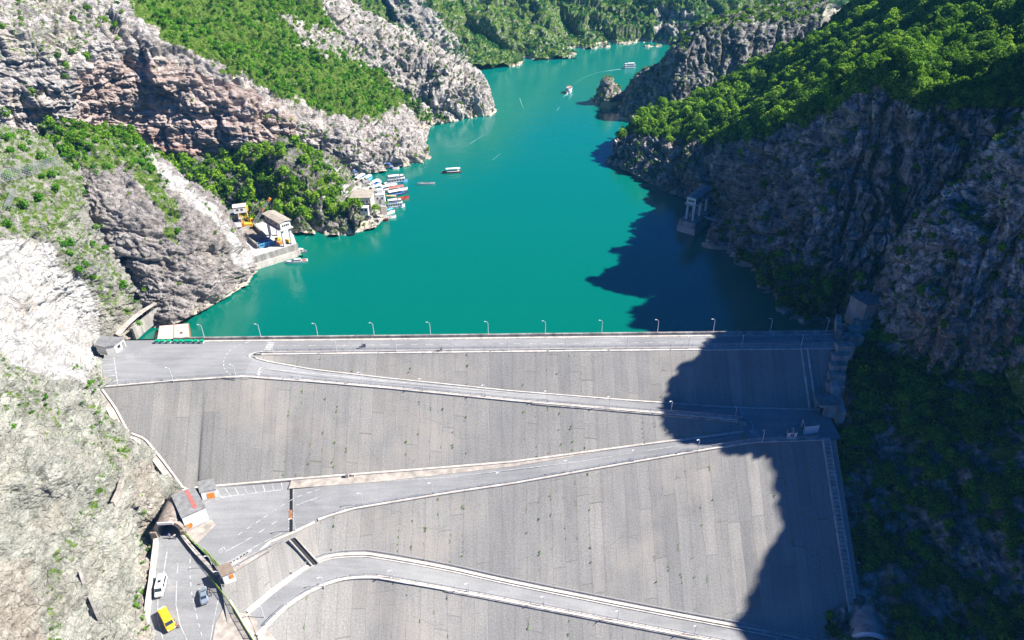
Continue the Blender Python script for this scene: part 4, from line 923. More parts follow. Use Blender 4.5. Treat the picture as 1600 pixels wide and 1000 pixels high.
# which plants show largest
PA = np.array([p[:4] for p in PLANTS]); ppx, ppy, pz = proj(PA[:, :3]); prad = FPX*.64/pz*PA[:, 3]
buf = np.full((252, 402), 1e9, np.float32)
for s in SURF.values():
    _, _, zz = proj(s['V']); i = np.round(s['py']/4).astype(int); j = np.round(s['px']/4).astype(int); ok = (i >= 0) & (i < 252) & (j >= 0) & (j < 402)
    np.minimum.at(buf, (i[ok], j[ok]), zz[ok].astype(np.float32))
ii = np.clip(np.round((ppy-FPX*PA[:, 3]/pz*.8)/4).astype(int), 0, 251); jj = np.clip(np.round(ppx/4).astype(int), 0, 401)
vis = (ppx > 0) & (ppx < 1600) & (ppy > 4) & (ppy < 1004) & (pz-PA[:, 3]-1.5 < buf[ii, jj])
kinds = np.array([p[4] for p in PLANTS]); leaves = np.array([p[5] for p in PLANTS]); tones = np.array([p[6] for p in PLANTS])
score = np.where(vis, prad, 0); NIND = 290
sel = np.zeros(len(PLANTS), bool)
for k in ('tree', 'shrub'):
    q = np.where((kinds == k) & (score > 0))[0]; sel[q[np.argsort(-score[q])[:NIND]]] = True
LM = {'tree': M_LEAF, 'scrub': M_SCRUB, 'far': M_FARLEAF_HAZED}

def region(x, y):
    if x > 1300 and y > 480: return ('on the shaded slope right of the dam', 'shaded slope beside the dam')
    if x > 930: return ('on the steep right bank above the lake', 'right bank above the lake')
    if 190 < x < 620 and y > 215 and y < 365: return ('in the cove between the quay and the harbour', 'cove by the harbour')
    if y > 600: return ('on the pale rock slope beside the tunnel road', 'pale rock slope beside the tunnel')
    if y < 215 and x > 120: return ('on the green slope above the banded cliff', 'slope above the banded cliff')
    return ('on the rocky left bank near the bluff', 'left bank near the bluff')
def inst_protos(bank, kind, leaf):
    out = []
    for V, F, t in bank:
        me = npmesh('crown' if kind == 'tree' else kind, V, F, LM[leaf]); fattr(me, 'tone', t); out.append(me)
    return out
PRO = {}
tm = MB(); tm.cyl((0, 0, -.25), (.02, 0, .55), .085, .055, 7)
for a_ in (0, 2.1, 4.2): tm.cyl((.02, 0, .45), (.42*cos(a_), .42*sin(a_), .95), .05, .02, 5)
trunk_o = tm.build('trunk', M_BARK); TRUNK = trunk_o.data; bpy.data.objects.remove(trunk_o)
for i in np.where(sel)[0]:
    x, y, z, r, kind, leaf, tn = PLANTS[i]; key = (kind, leaf)
    if key not in PRO: PRO[key] = inst_protos(T_HI if kind == 'tree' else T_MD, kind, leaf)
    where, grp = region(ppx[i], ppy[i]); me = PRO[key][i % 7]; rz = RNG.uniform(0, 6.28); sc = (r*RNG.uniform(.9, 1.1), r*RNG.uniform(.9, 1.1), r*RNG.uniform(.85, 1.2))
    if kind == 'tree':
        o = empty('tree', (x, y, z), rz, label='leafy green tree with rounded crown '+where, cat='tree', group='trees on the '+grp); o.scale = sc
        for nm, md in (('crown', me), ('trunk', TRUNK)): link(nm, md, o)
    else:
        o = link('shrub', me, label='small bushy green shrub '+where, cat='shrub', group='shrubs on the '+grp); o.location = (x, y, z); o.rotation_euler = (0, 0, rz); o.scale = sc
# the uncountable rest: woodland and scrub
def mass(name, label, mask, leaf):
    Vs, Fs, Ts = [], [], []; base = 0
    for bank, lo, hi in ((T_HI, 9, 1e9), (T_MD, 3.6, 9), (T_LO, -1, 3.6)):
        q = np.where(mask & (prad >= lo) & (prad < hi))[0]; var = RNG.integers(0, 7, len(q))
        for v in range(7):
            w_ = q[var == v]
            if not len(w_): continue
            V, F, t = bank[v]; n = len(w_); a = RNG.uniform(0, 2*pi, n); c, s = np.cos(a)[:, None], np.sin(a)[:, None]; r = PA[w_, 3][:, None]*RNG.uniform(.9, 1.1, (n, 1))
            X = (V[None, :, 0]*c-V[None, :, 1]*s)*r+PA[w_, 0][:, None]; Y = (V[None, :, 0]*s+V[None, :, 1]*c)*r+PA[w_, 1][:, None]
            Z = V[None, :, 2]*r*RNG.uniform(.85, 1.2, (n, 1))+PA[w_, 2][:, None]
            Vs.append(np.stack([X, Y, Z], -1).reshape(-1, 3)); Fs.append((F[None]+(base+np.arange(n)*len(V))[:, None, None]).reshape(-1, 4))
            Ts.append((t[None]+tones[w_][:, None]).ravel()); base += n*len(V)
    if not Vs: return
    me = npmesh(name, np.concatenate(Vs), np.concatenate(Fs), LM[leaf]); fattr(me, 'tone', np.concatenate(Ts))
    link(name, me, label=label, cat=name.replace('_', ' '), kind='stuff')
mass('woodland', 'dense green woodland covering the steep banks of the lake', ~sel & (kinds == 'tree') & (leaves == 'tree'), 'tree')
mass('far_woodland', 'woodland covering the far hills, bluish haze tinted into its leaf colour', ~sel & (leaves == 'far'), 'far')
mass('scrub', 'dark green bushes dotted over the rocks', ~sel & (kinds == 'shrub') & (leaves == 'tree'), 'tree')
mass('low_scrub', 'bright green scrub covering the left slopes', ~sel & (leaves == 'scrub'), 'scrub')
print('PLANTS', len(PLANTS), {k: int((kinds == k).sum()) for k in ('tree', 'shrub')}, 'smallest', [round(float(score[sel & (kinds == k)].min()), 1) for k in ('tree', 'shrub')])

# weeds in the slab joints
wv, wf, wtn = [], [], []; base = 0
def weeds(n, x0, x1, top, bot):
    global base
    for _ in range(n):
        k = RNG.integers(int(x0/3.1), int(x1/3.1)); x = k*3.1+RNG.normal()*.12
        if not x0 < x < x1: continue
        if (k*7919 % 10) < 4: continue
        t = RNG.beta(1.1, 1.1)
        for j in range(RNG.integers(1, 5)):
            tt = np.clip(t+j*.012, .02, .97); T, B = top(x), bot(x); p = T+(B-T)*tt
            V, F, tn = T_LO[RNG.integers(0, 7)]; r = .07+.17*RNG.random()**4
            wv.append(V*r*np.array([1, 1.2, 1])+p); wf.append(F+base); wtn.append(tn+.4); base += len(V)
            if V is None: break
weeds(60, -68, 78, lambda x: np.array([x, CY0-.3, -.1]), lambda x: np.array([x, U2(x), z2(x)]))
weeds(150, -70, 55, lambda x: np.array([x, L2(x)-.3, zL2(x)]), lambda x: np.array([x, U3(x), z3(x)]))
weeds(230, -44, 78, lambda x: np.array([x, L3(x)-.3, z3(x)]), lambda x: np.array([x, U4(x), z4(x)]))
weeds(90, -50, 40, lambda x: np.array([x, L4(x)-.3, float(np.interp(x, B4[il, 0], B4[il, 2]))]), lambda x: np.array([x, L4(x)-14, float(np.interp(x, B4[il, 0], B4[il, 2]))-14*tb]))
me = npmesh('weeds', np.concatenate(wv), np.concatenate(wf), M_SCRUB); fattr(me, 'tone', np.concatenate(wtn))
link('weeds', me, label='small green weeds growing along the slab joints', cat='weeds', kind='stuff')
# ------------------------------------------------------------------ buildings, walls and plant
def kid(mb, name, m, root, **kw): o = mb.build(name, m, **kw); o.parent = root; return o
def frame2(pa, pb, z):                                  # origin, rotation so that local x runs from pixel pa to pb
    a, b = PZ(*pa, z), PZ(*pb, z); d = b-a; return a, math.atan2(d[1], d[0]), float(np.hypot(d[0], d[1]))
def windows(root, specs, m=None, frame=None):           # specs: (x, y, z, sx, sy, sz): panes with a frame
    for x, y, z, sx, sy, sz in specs:
        f = MB(); e = .07
        if sy < sx: f.box(x, y, z-e, sx+2*e, sy, sz+2*e)
        else: f.box(x, y, z-e, sx, sy+2*e, sz+2*e)
        fr = kid(f, 'window', frame or M_PALE, root); g_ = MB()
        if sy < sx: g_.box(x, y, z, sx, sy+.03, sz)
        else: g_.box(x, y, z, sx+.03, sy, sz)
        kid(g_, 'pane', m or M_GLASS, fr)

def gatehouse(A, B, z, L, colh, hh, label, wallm, endm, colm, nback, pier=None):
    o, rz, W = frame2(A, B, z); r = empty('intake_gatehouse', o, rz, label=label, cat='gatehouse', group='intake gatehouses on columns')
    for i in range(nback):
        for x in (0, W):
            m = MB(); y = L*i/(nback-1); m.box(x, y, 0, .75, .75, colh); m.box(x, y, colh-.5, .95, .95, .5); kid(m, 'column', colm, r)
    m = MB(); m.box(W/2, L/2, colh, W+2.2, L+2.4, .35); m.box(W/2, L/2, colh-.45, W+.8, L+.8, .45); kid(m, 'floor_slab', M_PALE, r)
    z0 = colh+.35
    m = MB(); m.box(W/2, L/2+.1, z0, W+.9, L+1.2, hh); kid(m, 'wall', wallm, r)
    m = MB(); m.box(W/2, -.56, z0, W+.94, .16, hh); kid(m, 'end_wall', endm, r)
    m = MB(); hw, y0, y1 = W/2+.95, -1.1, L+1.3
    m.add([(W/2-hw, y0, z0+hh), (W/2, y0, z0+hh+.45), (W/2+hw, y0, z0+hh), (W/2-hw, y1, z0+hh), (W/2, y1, z0+hh+.45), (W/2+hw, y1, z0+hh), (W/2-hw, y0, z0+hh+.2), (W/2, y0, z0+hh+.65), (W/2+hw, y0, z0+hh+.2), (W/2-hw, y1, z0+hh+.2), (W/2, y1, z0+hh+.65), (W/2+hw, y1, z0+hh+.2)],
          [(6, 7, 10, 9), (7, 8, 11, 10), (0, 3, 4, 1), (1, 4, 5, 2), (0, 1, 7, 6), (1, 2, 8, 7), (3, 9, 10, 4), (4, 10, 11, 5), (0, 6, 9, 3), (2, 5, 11, 8)])
    kid(m, 'roof', M_TANROOF if 'left' in label or 'quay' in label else M_GREYROOF, r)
    n = 4; windows(r, [(W/2-W*.36+i*W*.24, -.66, z0+.9, W*.15, .06, .75) for i in range(n)], M_DARK)
    for s in (0, 1): windows(r, [((-.47 if s == 0 else W+.47), L*k, z0+.8, .06, 1.1, .9) for k in (.25, .6, .85)], M_DARK)
    m = MB(); m.box(-.47, L*.45, z0, .08, 1.0, 2.0); kid(m, 'door', M_STONE, r)
    return r, o, rz, W
plain('faded_pink_wall', (.52, .38, .36), .9, .2, 1.2, streak=True); plain('pale_column', (.62, .64, .66), .8, .12, 1.)
r, *_ = gatehouse((445, 385), (456.5, 381), -1.2, 10.2, 6.4, 2.6, 'intake gatehouse with pink walls and tan roof on four columns over the quay', MATS['faded_pink_wall'], M_WHITE, MATS['pale_column'], 2)
r, o, rz, W = gatehouse((1072.4, 342), (1082.4, 344.6), -1.3, 11.5, 6.2, 2.6, 'shaded intake gatehouse on columns over its pier by the right cliff', M_CONC, M_WHITE, MATS['pale_column'], 3)
m = MB(); m.box(W/2, 5, 2.3-4.7, W+4, 14.5, 2.35); r2 = empty('pier', o, rz, label='concrete pier in the water under the shaded intake gatehouse', cat='pier'); kid(m, 'upper_block', M_CONC, r2)
m = MB(); m.box(W/2, 5, -8, W+4.6, 15, 5.6); kid(m, 'footing', M_PALE, r2)
m = MB(); m.box(W+4.5, 6, -.25, 6, 1.6, .2); kid(m, 'gangway', M_STEEL, r2)
for x, y in ((.9, 2.2), (1.3, 7.)):
    o2 = empty('winch', np.array(o)+Matrix.Rotation(rz, 3, 'Z')@Vector((x*1.2, y, 0)), rz, label='yellow hoist winch %s the shaded gatehouse' % ('at the front under' if y < 5 else 'at the back under'), cat='winch', group='yellow winches under the gatehouses')
    m = MB(); m.box(0, 0, 0, 1.4, .9, .35); kid(m, 'base_frame', M_STEEL, o2)
    m = MB(); m.cyl((-.6, 0, .75), (.6, 0, .75), .42, n=10); kid(m, 'drum', M_YELLOW, o2)

# quay by the left gatehouse
qz = -1.2; front = [PZ(377, 408, qz), PZ(465, 381, qz)]; qd = front[1]-front[0]; qd /= np.linalg.norm(qd); qn = np.array([-qd[1], qd[0], 0])
quay = empty('quay', front[0], math.atan2(qd[1], qd[0]), label='concrete quay wall with pale loading yard below the bluff', cat='quay'); QL = np.linalg.norm(front[1]-front[0])
m = MB(); m.prism([(0, 0), (QL, 0), (QL+.5, 6), (QL-3, 12), (2, 8)], -2.4, 0); kid(m, 'wall', M_CONC, quay)
m = MB(); m.prism([(-.3, -.35), (QL+.4, -.35), (QL+.9, 6.2), (QL-2.7, 12.3), (2, 8)], -7, -2.4); kid(m, 'footing', M_PALE, quay)
m = MB(); q = [PZ(x, y, qz+.08) for x, y in ((378, 406), (463, 380), (458, 366), (442, 350), (405, 341), (352, 334), (336, 345), (348, 380), (362, 398))]
pts = [(p[0], p[1]) for p in q]; yard = MB(); yard.prism(pts, -7, qz+.04); yard.build('loading_yard', plain('white_gravel', (.62, .60, .57), .95, .18, .8, .4), kind='structure')
# pit beside the quay
c = [PZ(x, y, qz) for x, y in ((376, 363), (398, 355), (416, 373), (404, 388))]; pit = empty('concrete_pit', c[0], label='long concrete trough in the yard with dark inside', cat='trough')
for i, j in ((0, 3), (1, 2), (0, 1)):
    m = MB(); m.beam([c[i]-c[0], c[j]-c[0]], .6, 1.5); kid(m, 'wall', M_CONC, pit)
m = MB(); m.add([k-c[0]+np.array([0, 0, .12]) for k in c], [(0, 1, 2, 3)]); kid(m, 'floor', M_STONE, pit)
# crane
cb_ = PZ(392, 356, qz); tip = PY(420.5, 312, cb_[1]+2); cr = empty('crane', cb_, label='yellow crawler crane with lattice boom on the quay yard', cat='crane'); T_ = tip-cb_
az = math.atan2(T_[1], T_[0]); ca, sa = cos(az), sin(az)
L3d = lambda a, s, z: (a*ca-s*sa, a*sa+s*ca, z)
m = MB()
for s in (-1.1, 1.1): m.bar(L3d(-1.8, s, .4), L3d(1.8, s, .4), .6, .8)
kid(m, 'crawler_track', M_TYRE, cr)
m = MB(); m.bar(L3d(-2.6, 0, 1.5), L3d(.9, 0, 1.5), 2.2, 1.3); kid(m, 'body', M_YELLOW, cr)
m = MB(); m.bar(L3d(.2, .9, 2.5), L3d(1.5, .9, 2.5), 1., 1.7); cab_ = kid(m, 'cabin', M_YELLOW, cr)
m = MB(); m.bar(L3d(.6, .9, 2.9), L3d(1.54, .9, 2.9), 1.04, .7); kid(m, 'window', M_GLASS, cab_)
m = MB(); m.bar(L3d(-2.9, 0, 1.9), L3d(-1.9, 0, 1.9), 2.3, 1.6); kid(m, 'counterweight', M_ORANGE, cr)
m = MB(); b0 = Vector(L3d(1., 0, 1.3)); b1 = Vector(T_); d = (b1-b0).normalized(); sd_ = Vector((-sa, ca, 0)); up = sd_.cross(d) if sd_.cross(d).z > 0 else d.cross(sd_)
N_ = 12
for a in (-1, 1):
    for b in (-1, 1): m.bar(b0+sd_*a*.55+up*b*.5, b1+sd_*a*.3+up*b*.3, .17)
for i in range(N_):
    p, q = b0.lerp(b1, i/N_), b0.lerp(b1, (i+1)/N_); k0, k1 = .55-.25*i/N_, .55-.25*(i+1)/N_
    for a in (-1, 1):
        m.bar(p+sd_*a*k0+up*k0, q+sd_*a*k1-up*k1, .1); m.bar(p+sd_*k0*a+up*a*k0, q-sd_*k1*a+up*a*k1, .1)
kid(m, 'boom', M_STEEL, cr)
m = MB(); m.bar(b1-d*.6, b1+d*.7, .9, .9); kid(m, 'boom_head', M_ORANGE, cr)
m = MB(); mm = b0.lerp(b1, .62); m.bar(mm-d*.8, mm+d*.8, 1.5, .5); kid(m, 'pulley_block', M_ORANGE, cr)
m = MB(); m.bar(Vector(L3d(-2., 0, 3.2)), b1, .05); m.bar(Vector(L3d(-2., 0, 1.6)), Vector(L3d(-2., 0, 3.3)), .25); m.bar(b1, b1-Vector((0, 0, 5)), .05); kid(m, 'cable', M_STEEL, cr)
# control cabin on legs
o, rz, W = frame2((378, 347.5), (389, 346), qz); r = empty('control_cabin', o, rz, label='white cabin raised on yellow steel legs behind the crane', cat='cabin')
for x in (0, 2.6):
    for y in (0, 2.2): m = MB(); m.bar((x, y, 0), (x*.9+.1, y*.9+.1, 4.), .28); kid(m, 'leg', M_YELLOW, r)
m = MB(); m.bar((0, 0, .4), (2.6, 0, 3.4), .14); m.bar((2.6, 0, .4), (0, 0, 3.4), .14); m.bar((0, 0, 2), (2.6, 0, 2), .14); kid(m, 'brace', M_YELLOW, r)
m = MB(); m.box(.3, 1.1, 4., 4.6, 3., 2.4); kid(m, 'wall', M_WHITE, r)
m = MB(); m.box(.3, 1.1, 6.4, 5., 3.4, .2); kid(m, 'roof', M_WHITE, r); windows(r, [(-.6, -.42, 5., .8, .06, .7), (1., -.42, 5., .8, .06, .7)])
m = MB(); m.box(2.95, 1.1, 4.2, .6, 1.6, 1.8); kid(m, 'side_box', M_YELLOW, r)
# machinery on the yard
o, rz, W = frame2((406, 389), (424, 384), qz); r = empty('pump_machine', o, rz, label='light blue machinery frame standing at the quay edge', cat='machinery')
m = MB()
for x in (0, 1.7, 3.4, 5.): m.bar((x, 0, 0), (x, 0, 1.7), .2); m.bar((x, 2, 0), (x, 2, 1.7), .2)
for z_ in (.5, 1.7): m.bar((0, 0, z_), (5, 0, z_), .2); m.bar((0, 2, z_), (5, 2, z_), .2)
kid(m, 'frame', M_CYAN, r)
m = MB(); m.cyl((.4, 1, .9), (3., 1, .9), .7, n=10); kid(m, 'tank', M_CYAN, r)
m = MB(); m.box(3.9, 1, .1, 1.3, 1.5, 1.3); kid(m, 'motor', M_BLUE, r)
o, rz, W = frame2((401, 379), (413, 378), qz); r = empty('container', o, rz, label='small purple grey container at the end of the trough', cat='container')
m = MB(); m.box(1.6, 1, 0, 3., 1.8, 1.7); kid(m, 'body', plain('purple_paint', (.30, .21, .32), .7), r); m = MB(); m.box(1.6, 1, 1.7, 3.1, 1.9, .1); kid(m, 'lid', M_GREYROOF, r)
for (x, y), lb in (((434, 377), 'yellow hoist winch near the blue column under the quay gatehouse'), ((447.5, 380), 'yellow hoist winch at the quay edge under the gatehouse'), ((437, 383), 'rust orange hoist winch nearest the yard under the quay gatehouse')):
    p = PZ(x, y, qz); r = empty('winch', p, .6, label=lb, cat='winch', group='yellow winches under the gatehouses')
    m = MB(); m.box(0, 0, 0, 1.9, 1.2, .4); kid(m, 'base_frame', M_CONC, r)
    m = MB(); m.cyl((-.8, 0, .95), (.8, 0, .95), .6, n=10); m.box(.9, 0, .3, .5, .9, 1.1); kid(m, 'drum', M_ORANGE if 'rust' in lb else M_YELLOW, r)
o, rz, W = frame2((354, 342), (366, 344), qz+.3); r = empty('shed', o, rz, label='low grey roofed shed at the back of the quay yard', cat='shed')
m = MB(); m.box(2, 1.5, 0, 4, 3, 2.); kid(m, 'wall', M_STONE, r); m = MB(); m.add([(-.3, -.3, 1.95), (4.3, -.3, 1.95), (4.3, 3.3, 2.6), (-.3, 3.3, 2.6), (-.3, -.3, 2.1), (4.3, -.3, 2.1), (4.3, 3.3, 2.75), (-.3, 3.3, 2.75)], [(0, 1, 2, 3), (7, 6, 5, 4), (0, 4, 5, 1), (1, 5, 6, 2), (2, 6, 7, 3), (3, 7, 4, 0)]); kid(m, 'roof', M_GREYROOF, r)

# harbour buildings
def box_house(name, org, rz, W, D, H, label, cat, wm, rm, eave=.4, wins=(), door=None, slope=0., doorm=None):
    r = empty(name, org, rz, label=label, cat=cat)
    m = MB(); m.prism([(0, 0), (W, 0), (W, D), (0, D)], -1.5, H); 
    if slope: m.v = [(x, y, z+(slope*y/D if z > 0 else 0)) for x, y, z in m.v]
    kid(m, 'wall', wm, r)
    m = MB(); e = eave; z0, z1 = H, H+slope; th = .16
    m.add([(-e, -e, z0), (W+e, -e, z0), (W+e, D+e, z1), (-e, D+e, z1), (-e, -e, z0+th), (W+e, -e, z0+th), (W+e, D+e, z1+th), (-e, D+e, z1+th)], [(0, 1, 2, 3), (7, 6, 5, 4), (0, 4, 5, 1), (1, 5, 6, 2), (2, 6, 7, 3), (3, 7, 4, 0)])
    kid(m, 'roof', rm, r); windows(r, wins)
    if door:
        m = MB(); m.box(*door); d_ = kid(m, 'door', doorm or M_WOOD, r)
    return r
a = PY(551, 326, 259.5); hz = a[2]
box_house('harbour_house', a, 0, 7.4, 7.6, 4.6, 'long low harbour house with flat tan roof behind the round tree', 'house', M_PALE, M_TANROOF, .6, [(1.2+i*1.6, -.02, 2.2, .9, .08, 1.) for i in range(4)], (6.7, -.02, .2, .9, .08, 2.))
a = PY(588, 318.5, 268); r = box_house('harbour_house', a, .12, 3.6, 4, 3.6, 'white two storey house beside the moored boats', 'house', M_WHITE, M_WHITE, .05, [(.8, -.02, 1.9, .6, .08, .8), (2.6, -.02, 1.9, .6, .08, .8)], (1.7, -.02, .1, .7, .08, 1.7))
m = MB(); m.box(1.8, 2.6, 3.7, 2.4, 2., 1.5); kid(m, 'roof_room', M_WHITE, r)
a = PY(562.5, 331.5, 256.5); r = box_house('kiosk', a, 0, 3.2, 2, 1.7, 'small white kiosk with dark windows below the long harbour house', 'kiosk', M_WHITE, M_WHITE, .25, [(.8, -.02, .35, 1.1, .08, 1.), (2.4, -.02, .35, 1.1, .08, 1.)])
a, b_ = PY(595, 333, 262), PY(604.5, 333, 264); r = empty('retaining_wall', a, label='dark stone retaining wall under the white harbour house', cat='wall'); m = MB(); m.beam([(0, 0, 0), b_-a], .6, 3.4, -.5); kid(m, 'wall', M_STONE, r)
m = MB(); m.beam([(0, 0, 0), b_-a], .8, .2, 2.9); kid(m, 'coping', M_PALE, r)
a = PZ(556, 299, -5); r = empty('jetty', a, .5, label='wooden jetty with small boats at its sides behind the harbour house', cat='jetty'); m = MB(); m.box(4, 0, -.2, 9, 1.8, .18); kid(m, 'deck', M_WOOD, r)
for x in (0, 4, 8):
    for s in (-.8, .8): m = MB(); m.cyl((x, s, -2), (x, s, .4), .13, n=6); kid(m, 'pile', M_WOOD, r)

# guard house on the parking lot
a, rz, W = frame2((155.5, 553.5), (175, 552.5), 0)
r = empty('guard_house', a, rz-.02, label='low guard house with grey roof and white walls at the parking lot corner', cat='guard house')
plain('offwhite_render', (.66, .63, .58), .85, .14, .8, streak=True); MOW = MATS['offwhite_render']
q = [PZ(153.7, 551.5, 0), PZ(168.7, 554.8, 0), PZ(183, 552, 0), PZ(197.5, 541, 0), PZ(163, 538, 0)]; q = [p-a for p in q]; c_, s_ = cos(-rz+.02), sin(-rz+.02); q = [(p[0]*c_-p[1]*s_, p[0]*s_+p[1]*c_) for p in q]
m = MB(); m.prism(q, -.1, 2.6); kid(m, 'wall', MOW, r)
cx, cy = sum(p[0] for p in q)/5, sum(p[1] for p in q)/5; m = MB(); m.prism([(cx+(x-cx)*1.1, cy+(y-cy)*1.12) for x, y in q], 2.6, 2.8); kid(m, 'roof', M_GREYROOF, r)
(x0, y0), (x1, y1) = q[2], q[3]; w2 = empty('x', (0, 0, 0)); bpy.data.objects.remove(w2); ang = math.atan2(y1-y0, x1-x0)
m = MB(); m.box(x0+(x1-x0)*.35, y0+(y1-y0)*.35, 1., 1., .1, .9, ang); kid(m, 'window', M_GLASS, r)
m = MB(); m.box(x0+(x1-x0)*.8, y0+(y1-y0)*.8, 0, .9, .1, 2., ang); kid(m, 'door', M_GREYROOF, r)
# landing buildings
def quadhouse(name, pxs, z, H, label, cat, wm, rm, stripe=None, eave=1.05, rise=0.):
    P = [PZ(x, y, z) for x, y in pxs]; o = P[0]; r = empty(name, o, label=label, cat=cat); q = [(p-o)[:2] for p in P]
    m = MB(); m.prism(q, -1.2, H); kid(m, 'wall', wm, r)
    c = np.mean(q, 0); e = [c+(np.array(k)-c)*eave for k in q]
    m = MB(); m.add([(*e[0], H), (*e[1], H), (*e[2], H+rise), (*e[3], H+rise), (*e[0], H+.18), (*e[1], H+.18), (*e[2], H+.18+rise), (*e[3], H+.18+rise)], [(3, 2, 1, 0), (4, 5, 6, 7), (0, 1, 5, 4), (1, 2, 6, 5), (2, 3, 7, 6), (3, 0, 4, 7)]); kid(m, 'roof', rm, r)
    if stripe:
        s0, s1 = stripe; A_ = lambda t, u: (e[0]*(1-t)+e[1]*t)*(1-u)+(e[3]*(1-t)+e[2]*t)*u
        m = MB(); m.add([(*A_(s0, .12), H+.21+rise*.12), (*A_(s1, .12), H+.21+rise*.12), (*A_(s1, .97), H+.21+rise*.97), (*A_(s0, .97), H+.21+rise*.97)], [(0, 1, 2, 3)]); kid(m, 'roof_panel', plain('faded_red_sheet', (.46, .15, .13), .8), r)
    return r, q
def wallpanel(r, q, i, t, w_, z, h, m, name='window', out=.05):
    a, b = np.array(q[i]), np.array(q[(i+1) % 4]); p = a+(b-a)*t; d = b-a; ang = math.atan2(d[1], d[0]); n = np.array([d[1], -d[0]])/np.linalg.norm(d)*out*.5
    mb = MB(); mb.box(p[0]+n[0], p[1]+n[1], z, w_, .1+out, h, ang); return kid(mb, name, m, r)
r, q = quadhouse('transformer_house', [(291, 828), (327, 812), (310, 783), (277, 797)], -20.3, 4.2, 'white building with grey metal roof and red roof panel beside the tunnel', 'building', M_WHITE, M_GREYROOF, (.56, .72), 1.06, .5)
wallpanel(r, q, 0, .14, 1.2, 0, 1.5, M_ORANGE, 'door'); wallpanel(r, q, 0, .26, .5, .3, 1.2, M_ORANGE, 'door')
r, q = quadhouse('store_room', [(317, 781), (341, 776), (337, 762), (313, 767)], -20.3, 2.6, 'small white store room with grey roof and orange door by the parking bays', 'building', M_WHITE, M_GREYROOF, None, 1.1, .3)
wallpanel(r, q, 0, .58, 1.7, 0, 1.8, M_ORANGE, 'door')
r, q = quadhouse('ticket_booth', [(351, 912), (369, 905), (362, 893), (344, 899)], -20.9, 2.5, 'small brown roofed booth with orange window at the lower gate', 'booth', M_WHITE, plain('brown_roofing', (.27, .21, .16), .9), None, 1.16, .2)
wallpanel(r, q, 0, .72, .9, .9, 1.1, M_ORANGE)
r, q = quadhouse('kiosk', [(1229, 685.5), (1244, 685.5), (1246, 674), (1230, 674)], -11.9, 2.0, 'white kiosk with a dark window on the shaded landing, nearer the slope edge', 'kiosk', M_WHITE, M_GREYROOF, None, 1.08, .1)
wallpanel(r, q, 0, .5, .8, .8, .8, M_DARK)
r, q = quadhouse('kiosk', [(1256, 678), (1278, 675), (1276, 662), (1252, 664)], -11.8, 2.4, 'larger blank white kiosk on the shaded landing beside the concrete blocks', 'kiosk', M_WHITE, M_GREYROOF, None, 1.06, .1)
wallpanel(r, q, 3, .5, .8, 0, 1.8, M_DARK, 'door')
# tunnel portal
p0, p1 = PZ(250, 838, -21.3), PZ(285, 836, -21.3); d = p1-p0; Wt = np.linalg.norm(d[:2]); rzt = math.atan2(d[1], d[0])
tp = empty('tunnel_portal', p0, rzt, label='arched stone tunnel portal with white lintel over the road', cat='tunnel portal')
def arch(cx, r_, n=14, zb=0.): return [(cx+r_*cos(pi-pi*i/n), zb+1.9+r_*1.0*sin(pi-pi*i/n)) for i in range(n+1)]
ra = Wt/2-.2; ain = [(Wt/2-ra, -.4)]+arch(Wt/2, ra)+[(Wt/2+ra, -.4)]; aout = [(Wt/2-ra-1., -.4)]+arch(Wt/2, ra+1.)+[(Wt/2+ra+1., -.4)]
for nm, y0, y1, A_, mt in (('portal_ring', -.3, 1.0, aout, M_STONE), ('vault', 1.0, 9.5, [(x+(.0 if i else 0), z-.15) for i, (x, z) in enumerate(aout)], plain('brown_stone_vault', (.30, .25, .21), .95, .35, 1., .5))):
    m = MB(); n = len(ain)
    vs = [(x, y0, z) for x, z in ain]+[(x, y0, z) for x, z in A_]+[(x, y1, z) for x, z in ain]+[(x, y1, z) for x, z in A_]
    fs = []
    for i in range(n-1): fs += [(i, i+1, n+i+1, n+i), (2*n+i+1, 2*n+i, 3*n+i, 3*n+i+1), (i+1, i, 2*n+i, 2*n+i+1), (n+i, n+i+1, 3*n+i+1, 3*n+i)]
    m.add(vs, fs); kid(m, nm, mt, tp)
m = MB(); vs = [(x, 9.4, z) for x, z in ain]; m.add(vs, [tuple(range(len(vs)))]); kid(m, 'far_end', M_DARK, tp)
m = MB(); m.box(Wt/2, -.45, 1.9+ra+.05, 3.6, .3, .7); kid(m, 'lintel', M_WHITE, tp)
for s in (-.9, Wt+.9): m = MB(); m.box(s, 0, -.5, 1.4, 1.6, 2.6); kid(m, 'pillar', M_STONE, tp)
# walls along the tunnel road
def wall_px(pts, w_, h, m_, label, cat='wall', dz=0., name='retaining_wall', cope=None):
    P = smoothline([PZ(*p) if len(p) == 3 else on_terrain('rock_slope', *p) for p in pts], 1.5); o = P[0]; r = empty(name, o, label=label, cat=cat)
    m = MB(); m.beam(P-o, w_, h, dz); kid(m, 'wall', m_, r)
    if cope: m = MB(); m.beam(P-o, w_+.25, .18, dz+h); kid(m, 'coping', cope, r)
    return r
wall_px([(246, 848, -21.4), (242, 880, -21.8), (238, 915, -22.4), (232, 960, -23.4), (234, 1000, -24.2), (250, 1080, -25.2)], .7, 1.3, M_PALE, 'pale curved wall along the rock side of the tunnel road', cope=M_PALE)
wall_px([(285, 838, -21.3), (302, 860, -21.5), (324, 884, -21.8), (342, 903, -22.1)], .5, 1.15, M_CONC, 'concrete wall holding the lower landing above the tunnel road', dz=-.4, cope=M_PALE)
wall_px([(342, 904, -22.1), (354, 930, -22.7), (372, 960, -23.4), (398, 1003, -24.2)], .4, .6, M_PALE, 'low concrete wall under the green fence by the pavement')
